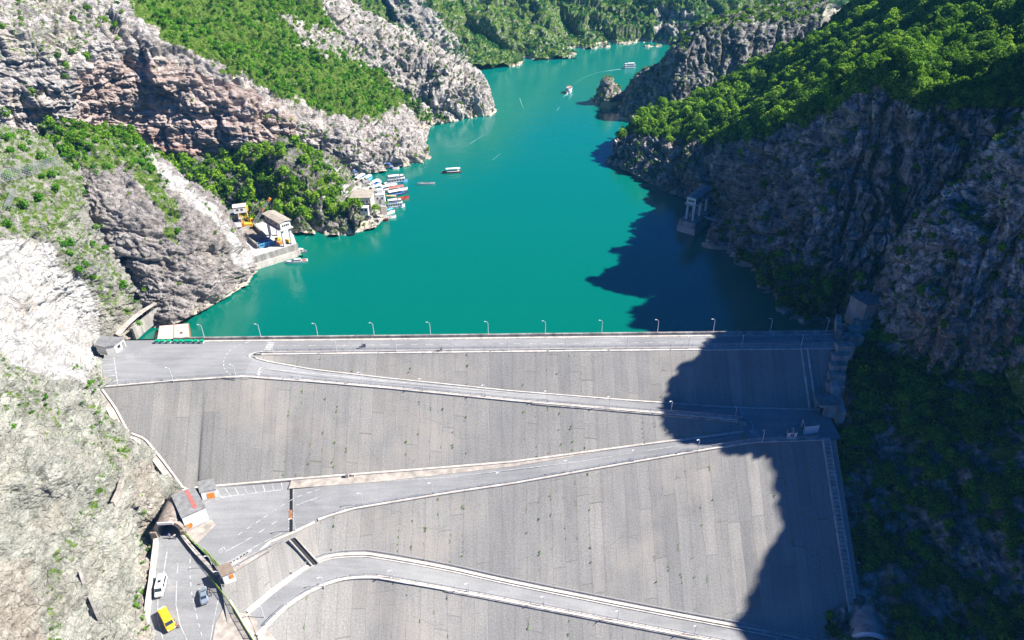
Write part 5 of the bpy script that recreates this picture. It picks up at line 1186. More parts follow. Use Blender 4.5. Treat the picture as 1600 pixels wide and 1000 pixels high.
wall_px([(128, 897), (134, 915), (141, 935), (149, 953), (157, 969)], .5, 1.7, M_CONC, 'short dark wall standing on the pale rock slope', dz=-.4)
wall_px([(202, 740), (192, 755), (184, 770), (177, 788)], .8, 1.4, M_BEIGE, 'beige wall beside the grassy bench on the rock slope', dz=-.5)
wall_px([(205, 512, -1), (222, 497, -1), (245, 480, -.5), (258, 475, -.5)], .7, 4.1, M_CONC, 'weathered wall below the path at the lake corner', dz=-4.4)
wall_px([(230, 620, -6), (231, 645, -8), (237, 672, -10)], .1, .1, M_CONC, 'x') if False else None
# path above it
m = MB(); A_ = smoothline([PZ(188, 527, .3), PZ(200, 512, .6), PZ(222, 492, .6), PZ(246, 476, .6)], 1.5); B_ = smoothline([PZ(180, 523, .4), PZ(193, 508, .8), PZ(216, 489, .8), PZ(242, 473, .8)], 1.5)
n = min(len(A_), len(B_)); m.strip(A_[:n]+np.array([0, 0, .3]), B_[:n]+np.array([0, 0, .3])); m.build('path', M_BEIGE, kind='structure')

# fences
plain('green_fence', (.30, .44, .10), .6, .2, 1.5)
def bar_fence(pts, h, label, bars=.22, mat=None, base=0.):
    mat = mat or MATS['green_fence']; P = resample([PZ(*p) for p in pts], 2.4); o = P[0]; r = empty('fence', o, label=label, cat='fence', group='green fences by the lower gate')
    for k, hh in enumerate((.15, h-.1)): m = MB(); m.beam([p-o for p in P], .07, .08, base+hh); kid(m, 'rail', mat, r)
    m = MB(); Q = resample(P, bars)
    for p in Q: m.box(*(p-o+np.array([0, 0, base])), .05, .05, h)
    kid(m, 'bar_panel', mat, r)
    for p in P: m = MB(); m.box(*(p-o+np.array([0, 0, base])), .14, .14, h+.1); kid(m, 'post', mat, r)
bar_fence([(322, 866, -20.4), (334, 879, -20.4), (347, 893, -20.5)], 2.0, 'green barred gate fence at the edge of the lower landing')
bar_fence([(288, 834, -20.4), (304, 850, -20.4), (320, 865, -20.4)], 1.2, 'low green rail between tunnel portal and gate fence', .6)
bar_fence([(328, 904, -22.1), (348, 930, -22.7), (368, 957, -23.3), (384, 985, -23.9), (400, 1010, -24.2)], 1.7, 'long green barred fence between tunnel road and pavement')
# rockfall netting on the upper left slope
def netting(pts, h, label):
    P = [PY(*p) for p in pts]; o = P[0]; r = empty('rockfall_net', o, label=label, cat='rockfall net', group='rockfall nets on the left slope')
    for p in P: m = MB(); m.bar(p-o, p-o+np.array([.5, -.2, h]), .12); kid(m, 'post', M_STEEL, r)
    m = MB(); Q = resample(P, .5); tops = Q+np.array([.5, -.2, h])
    for a, b in zip(Q, tops): m.bar(a-o, b-o, .045)
    for k in np.linspace(0, 1, 8):
        L_ = Q*(1-k)+tops*k-o
        for a, b in zip(L_[:-1], L_[1:]): m.bar(a, b, .045)
    kid(m, 'net', M_STEEL, r)
netting([(-20, 292, 176), (20, 280, 182), (60, 270, 190), (95, 258, 204)], 3.2, 'grey rockfall net with steel posts across the upper left slope')
netting([(95, 262, 214), (140, 252, 222), (195, 237, 234)], 3.0, 'grey rockfall net along the top of the dark bluff')
netting([(222, 240, 240), (228, 262, 238), (224, 278, 234)], 2.6, 'short tilted rockfall net at the head of the white gully')
netting([(2, 362, 170), (10, 335, 172), (22, 308, 176)], 2.6, 'rockfall net hanging above the white scree')

# pontoon beside the crest and green planters
c = [PZ(x, y, -5.2) for x, y in ((246, 536), (298, 533), (296, 509), (250, 513))]; r = empty('pontoon', c[0], label='faded pink deck of a steel pontoon moored by the dam crest', cat='pontoon')
q = [(p-c[0])[:2] for p in c]; lp = lambda t, u: (q[0]*(1-t)+q[1]*t)*(1-u)+(q[3]*(1-t)+q[2]*t)*u
m = MB(); m.prism(q, -1., .9); kid(m, 'hull', M_RUST, r)
for t0, t1 in ((.02, .49), (.515, .985)):
    m = MB(); m.prism([lp(t0, .03), lp(t1, .03), lp(t1, .96), lp(t0, .96)], .9, 1.05); o_ = kid(m, 'deck_panel', M_PINK, r)
m = MB(); a = lp(.75, .35); m.box(a[0], a[1], 1.05, .6, .5, .25); kid(m, 'hatch', M_DARK, r)
for t in (.58, .66): a = lp(t, .98); m = MB(); m.box(a[0], a[1], .9, .35, .35, .5); kid(m, 'bollard', M_DARK, r)
PLX = [246.5, 255, 264.5, 275, 283.5, 292, 298.5, 307, 316]
for i, x in enumerate(PLX):
    p = PZ(x, 536, 0); w_ = 'leftmost of' if i == 0 else 'rightmost of' if i == 8 else 'middle one of' if i == 4 else '%s from the left of' % ['', 'second', 'third', 'fourth', '', 'sixth', 'seventh', 'eighth'][i]
    r = empty('planter', p, 0, label='green planter box, %s the row by the pontoon' % w_, cat='planter', group='green planters along the lake wall')
    m = MB(); m.box(0, 0, 0, .8, .7, .5, 0, 1.15); kid(m, 'box', M_WHITE, r); m = MB(); m.box(0, 0, .5, 1.08, .9, .5); kid(m, 'rim', M_GREEN, r)

# right abutment: portal house, stepped blocks, valve house, wall, outlet pipe
a = PZ(1347, 503, 2.2); r = empty('concrete_house', a, .38, label='shaded concrete house with dark roof at the right end of the crest', cat='building')
m = MB(); m.prism([(0, 0), (6.2, 0), (6.2, 6), (0, 6)], -3, 5.4); kid(m, 'wall', M_CONC, r); m = MB(); m.prism([(-.3, -.3), (6.5, -.3), (6.5, 6.3), (-.3, 6.3)], 5.4, 5.7); kid(m, 'roof', M_GREYROOF, r)
m = MB(); m.box(1.2, -.05, .6, 1.2, .12, 3.2); kid(m, 'door', M_STEEL, r)
sb = empty('stepped_abutment', PZ(1345, 508, 1), label='flight of huge concrete blocks stepping down the right abutment', cat='abutment'); so_ = np.array(sb.location)
for (x, y, z, sx, sy, rot) in ((1352, 507, .8, 7, 2.5, .2), (1338, 519, 0, 6.5, 2.6, .1), (1328, 531, -.6, 6, 2.6, 0), (1318, 546, -1.6, 4.6, 2.4, 0), (1310, 561, -3.2, 4.2, 2.4, 0), (1307, 576, -5, 4.2, 2.4, -.03), (1305, 591, -6.8, 4.2, 2.4, -.05), (1303, 607, -8.6, 4.3, 2.6, -.05)):
    p = (PF(x, y, 159.4, -.1) if y > 535 else PZ(x, y, z))-so_; m = MB(); m.box(p[0], p[1], p[2]-2.6, sx, sy, 4.4, rot); kid(m, 'block', M_CONC, sb)
m = MB(); P = [PF(1299, 606, 159.4, .2)-so_, PF(1306, 630, 159.4, .4)-so_, PZ(1313, 657, -11.8)-so_]; m.beam(P, 2.0, 3.6, -1.); kid(m, 'wing_wall', M_CONC, sb)
m = MB(); P = [PZ(x, y, z)-so_ for x, y, z in ((1308, 530, 0), (1307, 505, .6))]; m.beam(P, 1.4, 3.); kid(m, 'end_post', M_CONC, sb)
a = PZ(1279, 651, -11.7); r = empty('valve_house', a, -.12, label='open fronted concrete valve house at the foot of the stepped blocks', cat='building')
m = MB(); m.box(2.6, 1.8, 0, 3.4, 4.2, 4.4); kid(m, 'wall', M_CONC, r); m = MB(); m.box(.2, 3.4, 0, 1.6, .8, 4.4); m.box(.2, 1.5, 3.6, 1.6, 4.6, .8); kid(m, 'porch', M_CONC, r)
m = MB(); m.box(.88, 1.6, 0, .06, 2.2, 3.); kid(m, 'doorway', M_DARK, r); m = MB(); m.box(1.6, 1.7, 4.4, 5.4, 5., .25); kid(m, 'roof', M_GREYROOF, r)
pa, pb = PZ(1345, 928, -40), PZ(1358, 1006, -41); r = empty('outlet_tunnel', pb, label='round concrete outlet tunnel mouth with pale rim at the dam foot', cat='outlet tunnel')
A_ = Vector(pa-pb); m = MB(); R_ = 4.3; ax = A_.normalized(); e1 = ax.cross(Vector((0, 0, 1))).normalized(); e2 = e1.cross(ax); NN = 28
def ringpts(c, R1): return [c+e1*R1*cos(2*pi*i/NN)+e2*R1*sin(2*pi*i/NN) for i in range(NN+1)]
m.grid([ringpts(A_*1.3, R_*.8), ringpts(A_*.9, R_), ringpts(A_*.02, R_)]); kid(m, 'pipe', M_CONC, r, smooth=True)
m = MB(); m.grid([ringpts(A_*.02, R_+.12), ringpts(-ax*.5, R_+.12), ringpts(-ax*.5, R_-.6), ringpts(A_*.02, R_-.6), ringpts(A_*.9, R_-.8)]); kid(m, 'rim', M_WHITE, r)
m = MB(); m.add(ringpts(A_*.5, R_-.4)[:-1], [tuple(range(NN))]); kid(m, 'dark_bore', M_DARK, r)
m = MB(); P = resample([PZ(1311, 936, -38), PZ(1310, 962, -40), PZ(1316, 1000, -42), PZ(1322, 1060, -45)], 1.); st = empty('stairway', P[0], label='narrow concrete stairway beside the outlet tunnel', cat='stairway')
for p in P:
    q_ = p-P[0]; m.box(q_[0], q_[1], q_[2]-.4, 1.6, .6, .5)
kid(m, 'flight', M_CONC, st); m = MB(); m.beam(P-P[0]+np.array([-.9, 0, 0]), .15, .9); kid(m, 'handrail_wall', M_PALE, st)
# hut among the trees and ruined wall on the right bank
a = PY(1387, 108, 290); r = empty('lookout_hut', a, -.3, label='tiny grey lookout hut on a mast among the hillside trees', cat='hut'); m = MB(); m.box(0, 0, 0, 2.6, 2., 1.4); kid(m, 'wall', M_CONC, r); m = MB(); m.box(0, 0, 1.4, 3.2, 2.6, .25); kid(m, 'roof', M_GREYROOF, r)
m = MB(); m.cyl((0, 0, -5), (0, 0, 0), .3, n=6); kid(m, 'mast', M_CONC, r)
a = PY(1176, 211, 291); r = empty('stone_shelter', a, .1, label='low ruined stone shelter at the cliff top on the right bank', cat='ruin')
for x, y, sx, sy in ((0, 0, 4.5, .5), (-2.1, 1.2, .5, 2.4), (2.1, 1.2, .5, 2.4)): m = MB(); m.box(x, y, -.4, sx, sy, 1.2); kid(m, 'wall', M_PALE, r)

# ------------------------------------------------------------------ street lamps
def make_lamp():
    r = empty('street_lamp', (0, 0, 0)); m = MB(); m.cyl((0, 0, 0), (0, 0, 3.9), .09, .06, 8); kid(m, 'pole', M_LAMP, r)
    m = MB(); m.bar((0, 0, 3.85), (-.18, 0, 4.2), .08); m.bar((-.18, 0, 4.2), (-.6, 0, 4.38), .08); kid(m, 'arm', M_LAMP, r)
    m = MB(); m.box(-.8, 0, 4.32, .46, .2, .12); kid(m, 'lamp_head', M_WHITE, r); return r
LAMPS = []
for x in (320, 408, 497, 585, 673, 763, 852, 940, 1027, 1114, 1203, 1291):
    p = PZ(x, 530.8-(x-190)*.0105+1.5, .3); LAMPS.append(((p[0], 166.9, .9), 0, 'crest lamps on the lake wall', 'lamp post on the lake side wall of the crest road'))
for x in (428, 527, 620, 706, 794, 884, 980, 1077, 1161, 1255): p = PZ(x, 549, 0); LAMPS.append(((p[0], 160.2, .1), .9, 'crest lamps on the valley side', 'lamp post on the valley side of the crest road'))
for x, y in ((271, 596), (369.5, 591)): LAMPS.append((tuple(PZ(x, y, .1)), 0, 'lamps at the parking lot', 'lamp post at the outer edge of the parking lot'))
for x, y in ((468, 595), (566.5, 601), (661, 611), (758, 621), (855, 630), (952, 639), (1048, 646)): p = PS(x, y, Z2); LAMPS.append((tuple(p), .6, 'lamps along the second road', 'lamp post on the outer edge of the second road'))
for x, y in ((1148, 654), (1191, 691), (1236, 688)): p = PS(x, y, ZR); LAMPS.append((tuple(p), .6, 'lamps on the shaded landing', 'lamp post by the hairpin on the shaded landing'))
for x, y in ((462, 829), (567, 789), (676, 773), (781, 757), (886, 738), (990, 722), (1090, 706)): p = PS(x, y, Z3); LAMPS.append((tuple(p), .6, 'lamps along the third road', 'lamp post on the outer edge of the third road'))
for x, y in ((413, 966), (507, 920), (615, 909), (733, 929), (850, 949), (965, 971), (1085, 994), (1210, 1016)): p = PS(x, y, Z4); LAMPS.append((tuple(p), .6, 'lamps along the lowest road', 'lamp post on the outer edge of the lowest road'))
for x, y in ((333, 888), (348, 912)): p = PZ(x, y, lerpz(x, y)); LAMPS.append((tuple(p), .3, 'lamps by the tunnel road', 'lamp post beside the green fence of the tunnel road'))
for x, y, z in ((1308, 790, -27), (1330, 896, -36)): LAMPS.append((tuple(PZ(x, y, z)), 2.6, 'lamps by the right gutter', 'lamp post on the shaded slope right of the gutter'))
lp0 = make_lamp(); ordn = {}
for i, (p, rz, grp, lab) in enumerate(LAMPS):
    o = lp0 if i == 0 else copy_tree(lp0)
    o.location = [float(q) for q in p]; o.rotation_euler = (0, 0, rz); k = ordn.get(grp, 0); ordn[grp] = k+1
    words = ['first', 'second', 'third', 'fourth', 'fifth', 'sixth', 'seventh', 'eighth', 'ninth', 'tenth', 'eleventh', 'twelfth']
    tag(o, '%s, %s counted from the left' % (lab, words[k]) if grp != 'lamps by the right gutter' else lab+(', the upper one' if k == 0 else ', the lower one'), 'street lamp', grp)
p = PZ(484, 1001, -38); r = empty('floodlight_mast', p, label='tall pale mast with a cluster of floodlights at the bottom slope', cat='floodlight'); m = MB(); m.cyl((0, 0, -1), (0, 0, 5), .16, .1, 8); kid(m, 'pole', M_LAMP, r)
for a in range(4): m = MB(); m.box(.5*cos(a*1.57), .5*sin(a*1.57), 4.6, .5, .4, .4, a*1.57); kid(m, 'floodlight', M_WHITE, r)
# small electrical boxes
for x, y, zf, lb in ((570, 542, Z0, 'small dark cabinet standing on the crest road'), (690, 549, Z0, 'pale control box on the crest guard rail'), (543, 746, Z3, 'pair of pale valve boxes on the beige apron')):
    p = PS(x, y, zf); r = empty('control_box', p, label=lb, cat='control box'); m = MB(); m.box(0, 0, 0, .7, .5, 1.1); kid(m, 'cabinet', M_PALE if 'pale' in lb else M_GREYROOF, r); m = MB(); m.box(0, 0, 1.1, .8, .6, .08); kid(m, 'lid', M_GREYROOF, r)
    if 'pair' in lb: m = MB(); m.box(1.3, .4, 0, .9, .6, .8); kid(m, 'cabinet', M_PALE, r)
# ------------------------------------------------------------------ vehicles
def loft_body(m, st):                                   # st: (y, zb, zm, zt, half width at belt, half width at roof)
    rows = []
    for y, zb, zm, zt, wb, wt_ in st: rows.append([(-wb*.93, y, zb), (-wb, y, zb+.18), (-wb, y, zm), (-wt_, y, zt-.06), (-wt_*.86, y, zt), (wt_*.86, y, zt), (wt_, y, zt-.06), (wb, y, zm), (wb, y, zb+.18), (wb*.93, y, zb)])
    m.grid(rows); n = len(rows[0]); k = len(m.v); m.f += [tuple(range(n)), tuple(range(k-n, k))[::-1]]; return m
def vehicle(name, pxf, pxb, z, st, paint, label, cat, glass, scale=1.):
    f, b = PZ(*pxf, z), PZ(*pxb, z); d = f-b; rz = math.atan2(d[1], d[0])-pi/2; c = (f+b)/2
    r = empty(name, c, rz, label=label, cat=cat, group='vehicles on the tunnel road'); r.scale = (scale,)*3
    kid(loft_body(MB(), st), 'body', paint, r)
    for g_ in glass: kid(MB().add(*g_[1]), g_[0], M_GLASS, r)
    y0, y1 = st[0][0], st[-1][0]; W = max(s[4] for s in st)
    for y in (y0+.85, y1-.9):
        for s in (-1, 1):
            m = MB(); m.cyl((s*(W-.22), y, .33), (s*(W+.02), y, .33), .33, n=14); t_ = kid(m, 'wheel', M_TYRE, r)
            m = MB(); m.cyl((s*(W+.01), y, .33), (s*(W+.04), y, .33), .19, n=10); kid(m, 'rim', M_STEEL, t_)
    for s in (-1, 1):
        m = MB(); m.box(s*(W-.3), y1+.01, .68, .36, .06, .18); kid(m, 'headlight', M_WHITE, r)
        m = MB(); m.box(s*(W-.2), y0-.01, .8, .2, .06, .3); kid(m, 'tail_light', M_RED, r)
        m = MB(); m.box(s*(W+.14), y1-1.35, 1.12, .22, .12, .2); kid(m, 'mirror', M_DARK, r)
    return r
def quad(a, b, c, d): return ([a, b, c, d], [(0, 1, 2, 3)])
VAN = [(-2.75, .35, 1.2, 2.2, .92, .82), (-2.6, .3, 1.25, 2.32, 1.0, .88), (1.2, .3, 1.25, 2.32, 1.0, .88), (1.45, .3, 1.2, 2.25, 1.0, .86), (2.05, .3, 1.12, 1.32, .98, .84), (2.6, .32, .95, 1.1, .93, .78), (2.78, .38, .7, .85, .85, .7)]
VG = [('windscreen', quad((-.78, 2.07, 1.36), (.78, 2.07, 1.36), (.78, 1.47, 2.2), (-.78, 1.47, 2.2)))]
for s in (-1, 1): VG.append(('side_window', quad((s*1.005, 1.1, 1.3), (s*1.005, .1, 1.3), (s*.915, .1, 2.1), (s*.915, 1.1, 2.1)))); VG.append(('side_window', quad((s*1.005, -.1, 1.3), (s*1.005, -2.2, 1.3), (s*.915, -2.2, 2.1), (s*.915, -.1, 2.1))))
r = vehicle('van', (249, 934), (256, 905), -22.4, VAN, M_WHITE, 'white van with dark roof hatch parked against the curved wall', 'van', VG, .92); m = MB(); m.box(0, -.2, 2.33, .7, .7, .05); kid(m, 'roof_hatch', M_DARK, r)
r = vehicle('van', (271, 988), (255, 957), -23.6, VAN, M_YELLOW, 'bright yellow van parked at the bottom of the tunnel road', 'van', VG, .97)
m = MB(); m.box(0, -2.5, 2.33, 1.2, .25, .06); kid(m, 'roof_vent', M_WHITE, r)
CAR = [(-2.1, .35, .75, .9, .78, .68), (-1.95, .28, .85, 1.02, .86, .7), (-1.35, .26, .9, 1.1, .88, .68), (-.75, .26, .92, 1.44, .88, .62), (.35, .26, .92, 1.46, .88, .62), (1.1, .26, .9, 1.0, .88, .7), (1.9, .28, .75, .86, .84, .68), (2.1, .36, .6, .7, .76, .6)]
CG = [('windscreen', quad((-.6, 1.08, 1.04), (.6, 1.08, 1.04), (.55, .4, 1.46), (-.55, .4, 1.46))), ('rear_window', quad((-.6, -1.33, 1.13), (.6, -1.33, 1.13), (.55, -.8, 1.45), (-.55, -.8, 1.45)))]
for s in (-1, 1): CG.append(('side_window', quad((s*.885, .75, .95), (s*.885, -1., .95), (s*.65, -.7, 1.4), (s*.65, .3, 1.4))))
plain('silver_blue_paint', (.32, .38, .46), .35, .08, 2., metal=.3); plain('navy_paint', (.03, .05, .12), .4, .1, 2.)
vehicle('car', (318, 924), (321, 943), -22.7, CAR, MATS['silver_blue_paint'], 'silver blue car stopped in the right lane with people beside it', 'car', CG)
r = vehicle('car', (350, 346), (359, 343), -1.1, CAR, MATS['navy_paint'], 'dark blue car parked at the back of the quay yard', 'car', CG); r['group'] = 'vehicles on the quay yard'

# ------------------------------------------------------------------ people
M_SKIN = plain('skin', (.45, .29, .21), .6, .08, 3.); M_HAIR = plain('dark_hair', (.03, .022, .018), .8, .1, 3.)
def skin_mesh(name, pts, edges, radii, m, parent, lvl=1):
    me = bpy.data.meshes.new(name); me.from_pydata([tuple(p) for p in pts], edges, []); o = link(name, me, parent)
    sk = o.modifiers.new('skin', 'SKIN'); 
    for v, r_ in zip(me.skin_vertices[0].data, radii): v.radius = (r_, r_)
    me.skin_vertices[0].data[0].use_root = True
    ss = o.modifiers.new('sub', 'SUBSURF'); ss.levels = lvl; ss.render_levels = lvl; me.materials.append(m); return o
def person(p, rz, label, shirt, trousers, stride=.12, arm=.2):
    r = empty('person', p, rz, label=label, cat='person')
    P = [(0, 0, .96), (0, 0, 1.2), (0, 0, 1.42), (0, 0, 1.52), (0, .015, 1.63), (0, .01, 1.74),
         (-.2, 0, 1.4), (-.27, -arm*.5, 1.14), (-.28, arm*.4, .9), (.2, 0, 1.4), (.27, arm*.5, 1.14), (.28, arm*1.2, .93),
         (-.1, stride*.3, .9), (-.11, stride*.8, .5), (-.11, stride*.6, .08), (-.11, stride*.6+.14, .04), (.1, -stride*.3, .9), (.11, -stride*.5, .5), (.11, -stride*1.3, .08), (.11, -stride*1.3+.14, .04)]
    E_ = [(0, 1), (1, 2), (2, 3), (3, 4), (4, 5), (2, 6), (6, 7), (7, 8), (2, 9), (9, 10), (10, 11), (0, 12), (12, 13), (13, 14), (14, 15), (0, 16), (16, 17), (17, 18), (18, 19)]
    R_ = [.13, .13, .15, .06, .1, .085, .065, .048, .035, .065, .048, .035, .09, .06, .045, .04, .09, .06, .045, .04]
    skin_mesh('body', P, E_, R_, M_SKIN, r)
    skin_mesh('shirt', [P[0], P[1], P[2], P[6], P[7], P[9], P[10]], [(0, 1), (1, 2), (2, 3), (3, 4), (2, 5), (5, 6)], [.15, .15, .17, .085, .065, .085, .065], shirt, r)
    skin_mesh('trousers', [P[0], P[12], P[13], P[14], P[16], P[17], P[18]], [(0, 1), (1, 2), (2, 3), (0, 4), (4, 5), (5, 6)], [.145, .105, .078, .065, .105, .078, .065], trousers, r)
    m = MB(); rows = []
    for k in range(5):
        a = k/4*1.5; rr = .115*cos(a*.95)+.002; rows.append([(rr*cos(t*2*pi/10), .0+rr*sin(t*2*pi/10)-.01, 1.69+.115*sin(a)) for t in range(11)])
    m.grid(rows); kid(m, 'hair', M_HAIR, r, smooth=True); return r
MN = MATS['navy_paint']; M_GREYC = plain('grey_cloth', (.2, .2, .21), .9, .1, 3.); M_REDC = plain('orange_red_cloth', (.7, .13, .04), .9, .1, 3.); M_WC = plain('white_cloth', (.7, .7, .7), .9, .08, 3.)
zt = lambda x, y: PZ(x, y, lerpz(x, y))
person(zt(279.5, 981), 1.2, 'person in orange red top standing beside the yellow van', M_REDC, MN)
person(zt(331, 931), 2.6, 'person in dark clothes standing beside the silver blue car', M_GREYC, MN)
person(zt(328.5, 926), -.6, 'person in navy top at the far side of the silver blue car', MN, M_GREYC)
person(zt(274.5, 842), .4, 'person in pale top walking out of the tunnel mouth', M_WC, MN, .2)
person(zt(266, 841), .1, 'person in blue top inside the tunnel mouth shade', M_BLUE, M_GREYC)
person(PZ(566.5, 544, 0), 1.4, 'person in dark clothes walking along the crest road', MN, MN, .2)
person(zt(353, 921)+np.array([0, 0, .12]), 1.0, 'person in grey top beside the booth at the lower gate', M_GREYC, MN)

# ------------------------------------------------------------------ boats
def boat(a, b, label, hullm, kind='open', roofm=None, deckm=None, wr=.26, h=.75, trim=None, grp='boats moored at the harbour', cat='boat'):
    A, B = PZ(*a, -6), PZ(*b, -6); d = B-A; L = float(np.linalg.norm(d)); rz = math.atan2(d[1], d[0]); r = empty('boat', A, rz, label=label, cat=cat, group=grp)
    W = max(1.1, L*wr)/2; n = 9; rows = []
    for i in range(n):
        t = i/(n-1); w_ = W*(.86+.14*min(1, t*4))*(1 if t < .55 else max(.03, 1-((t-.55)/.45)**1.8)); sh = h*(1+.35*max(0, t-.4)**2*4); x = L*t
        rows.append([(x, -w_*.3, -.4), (x, -w_*.8, -.1), (x, -w_, sh), (x, -w_*.88, sh), (x, -w_*.8, h*.4), (x, 0, h*.4), (x, w_*.8, h*.4), (x, w_*.88, sh), (x, w_, sh), (x, w_*.8, -.1), (x, w_*.3, -.4)])
    m = MB(); m.grid(rows); k = len(rows[0]); m.f += [tuple(range(k))]; m.strip([q[0] for q in rows], [q[-1] for q in rows]); kid(m, 'hull', hullm, r)
    m = MB()
    for s in (2, 8): m.strip([(q[s][0], q[s][1], q[s][2]+.02) for q in rows], [(q[s+(1 if s == 2 else -1)][0], q[s+(1 if s == 2 else -1)][1]+(.02 if s == 2 else -.02), q[s][2]+.02) for q in rows])
    kid(m, 'gunwale', trim or M_WHITE, r)
    if kind in ('open', 'canopy', 'crewed'):
        m = MB()
        for t in (.15, .3, .45, .6): m.box(L*t, 0, h*.4, .3, W*1.5, .28)
        kid(m, 'bench', deckm or M_WOOD, r)
    if kind == 'canopy':
        zr = h+1.35
        for t in (.08, .42, .74):
            for s in (-1, 1): m = MB(); m.bar((L*t, s*W*.82, h*.6), (L*t, s*W*.78, zr), .07); kid(m, 'post', M_LAMP, r)
        m = MB(); m.grid([[(L*x, W*.95*cos(pi*j/6)*-1, zr+.28*sin(pi*j/6)) for j in range(7)] for x in (.03, .4, .8)]); m.grid([[(L*x, W*.95*cos(pi*j/6)*-1, zr-.06+.2*sin(pi*j/6)) for j in range(7)] for x in (.03, .4, .8)]); kid(m, 'canopy', roofm or M_WHITE, r)
        m = MB(); m.box(L*.42, 0, h*.95, L*.66, W*1.7, .3); kid(m, 'side_band', deckm or M_BLUE, r)
    if kind == 'speed':
        m = MB(); m.box(L*.45, 0, h, L*.35, W*1.3, .7, 0, .8); c_ = kid(m, 'cabin', M_WHITE, r); m = MB(); m.box(L*.46, 0, h+.2, L*.36, W*1.34, .28); kid(m, 'window', M_GLASS, c_)
        m = MB(); m.box(L*.15, 0, h*.4, L*.16, W*1.2, .4); kid(m, 'seat', deckm or M_RED, r)
    if kind == 'ferry':
        z0 = h*.7; m = MB(); m.box(L*.46, 0, z0, L*.74, W*1.75, 1.5); c_ = kid(m, 'cabin', M_WHITE, r)
        for k in range(6):
            m = MB(); m.box(L*(.15+.125*k), 0, z0+.55, L*.085, W*1.79, .6); kid(m, 'window', M_GLASS, c_)
        m = MB(); m.box(L*.46, 0, z0+1.5, L*.84, W*1.95, .14); kid(m, 'upper_deck', M_WHITE, r)
        m = MB()
        for s in (-1, 1): m.bar((L*.05, s*W*.95, z0+2.3), (L*.86, s*W*.95, z0+2.3), .07); m.bar((L*.05, s*W*.95, z0+1.95), (L*.86, s*W*.95, z0+1.95), .05)
        for k in range(9):
            for s in (-1, 1): m.bar((L*(.06+.1*k), s*W*.95, z0+1.6), (L*(.06+.1*k), s*W*.95, z0+2.3), .05)
        kid(m, 'railing', M_LAMP, r)
        m = MB(); m.box(L*.74, 0, z0+1.64, L*.16, W*1.2, 1.3); w2 = kid(m, 'wheelhouse', M_WHITE, r); m = MB(); m.box(L*.75, 0, z0+2.2, L*.165, W*1.24, .5); kid(m, 'window', M_GLASS, w2)
        m = MB(); m.box(L*.36, 0, z0+2.95, L*.5, W*1.7, .12); kid(m, 'sun_roof', roofm or M_WHITE, r)
        for x in (.13, .36, .59):
            for s in (-1, 1): m = MB(); m.bar((L*x, s*W*.8, z0+1.6), (L*x, s*W*.8, z0+2.97), .06); kid(m, 'post', M_LAMP, r)
        m = MB(); m.box(L*.46, 0, z0-.02, L*.76, W*1.83, .3); kid(m, 'side_band', deckm or M_CYAN, r)
        m = MB()
        for k in range(5): m.box(L*(.14+.1*k), 0, z0+1.64, .5, W*1.3, .4)
        kid(m, 'seating', M_BLUE, r)
    return r
bt = boat
bt((552.5, 275), (565, 269), 'boat with a blue awning at the foot of the cliff', M_WHITE, 'canopy', M_BLUE)
bt((556, 286), (571, 276), 'white canopied boat between two smaller ones near the cliff', M_CYAN, 'canopy', M_WHITE)
bt((566, 288), (582, 278), 'white roofed boat with light blue hull, outermost of the cliff group', M_CYAN, 'canopy', M_WHITE, M_CYAN)
bt((553, 291), (567, 285), 'open light blue boat nearest the jetty', M_CYAN, 'open')
bt((550, 299), (560, 294), 'small dark open boat tied to the jetty', MN, 'open', trim=M_DARK)
bt((557, 300), (564, 295), 'small orange open boat tied to the jetty', M_ORANGE, 'open', trim=M_ORANGE)
bt((566, 297), (574, 291), 'small red and blue boat at the end of the jetty', M_RED, 'open', trim=M_BLUE)
bt((604, 288), (637, 284), 'large white double deck ferry with light blue hull, outermost of the harbour', M_CYAN, 'ferry', M_WHITE, M_CYAN, .27, 1.)
bt((575, 295), (596, 285), 'long white roofed boat left of the big ferry', M_WHITE, 'canopy', M_WHITE)
bt((596, 293), (611, 287), 'short white cabin boat at the stern of the big ferry', M_WHITE, 'speed')
bt((580, 300), (600, 294), 'white boat with blue seats behind the white house', M_WHITE, 'canopy', M_WHITE, M_BLUE)
bt((596, 299), (626, 292.5), 'long plain white roofed boat below the big ferry', M_WHITE, 'canopy', M_WHITE, M_WHITE)
bt((607, 301), (637, 295.5), 'long boat with a faded red roof', M_WHITE, 'canopy', plain('faded_red_roof', (.48, .16, .13), .8, .15, 1.5), M_BLUE)
bt((606, 307), (638, 301), 'white roofed boat with dark blue stern awning below the red roofed boat', MN, 'canopy', M_WHITE, M_BLUE)
bt((613, 314), (639, 309.5), 'open orange red boat among the white ones', M_RED, 'open', deckm=M_ORANGE, trim=M_ORANGE)
bt((604, 313), (624, 313.5), 'boat with a yellow brown roof beside the white house', M_WOOD, 'canopy', plain('tan_canvas', (.62, .46, .2), .8, .12, 2.), M_WOOD)
bt((604, 326), (633, 323), 'white double deck ferry with rows of seats, nearest the white house', M_WHITE, 'ferry', M_WHITE, M_BLUE, .3, 1.)
bt((600, 337), (617, 331.5), 'boat with a bright blue canopy below the ferry', M_WHITE, 'canopy', M_CYAN, M_WHITE)
bt((596, 343), (619, 339.5), 'open white boat with red interior below the blue canopy boat', M_WHITE, 'open', deckm=M_RED)
bt((594, 344.5), (607, 345.5), 'small red rowing boat, lowest of the harbour', M_RED, 'open', trim=M_RED)
bt((561, 349.5), (580, 347), 'white and blue boat under the rocks left of the harbour', M_WHITE, 'canopy', M_WHITE, M_BLUE)
bt((603, 262), (616, 264), 'dark blue boat moored at the far cliff', M_BLUE, 'canopy', M_BLUE, M_BLUE)
bt((614, 265), (624, 263.5), 'white boat beside the dark blue ones at the far cliff', M_WHITE, 'open')
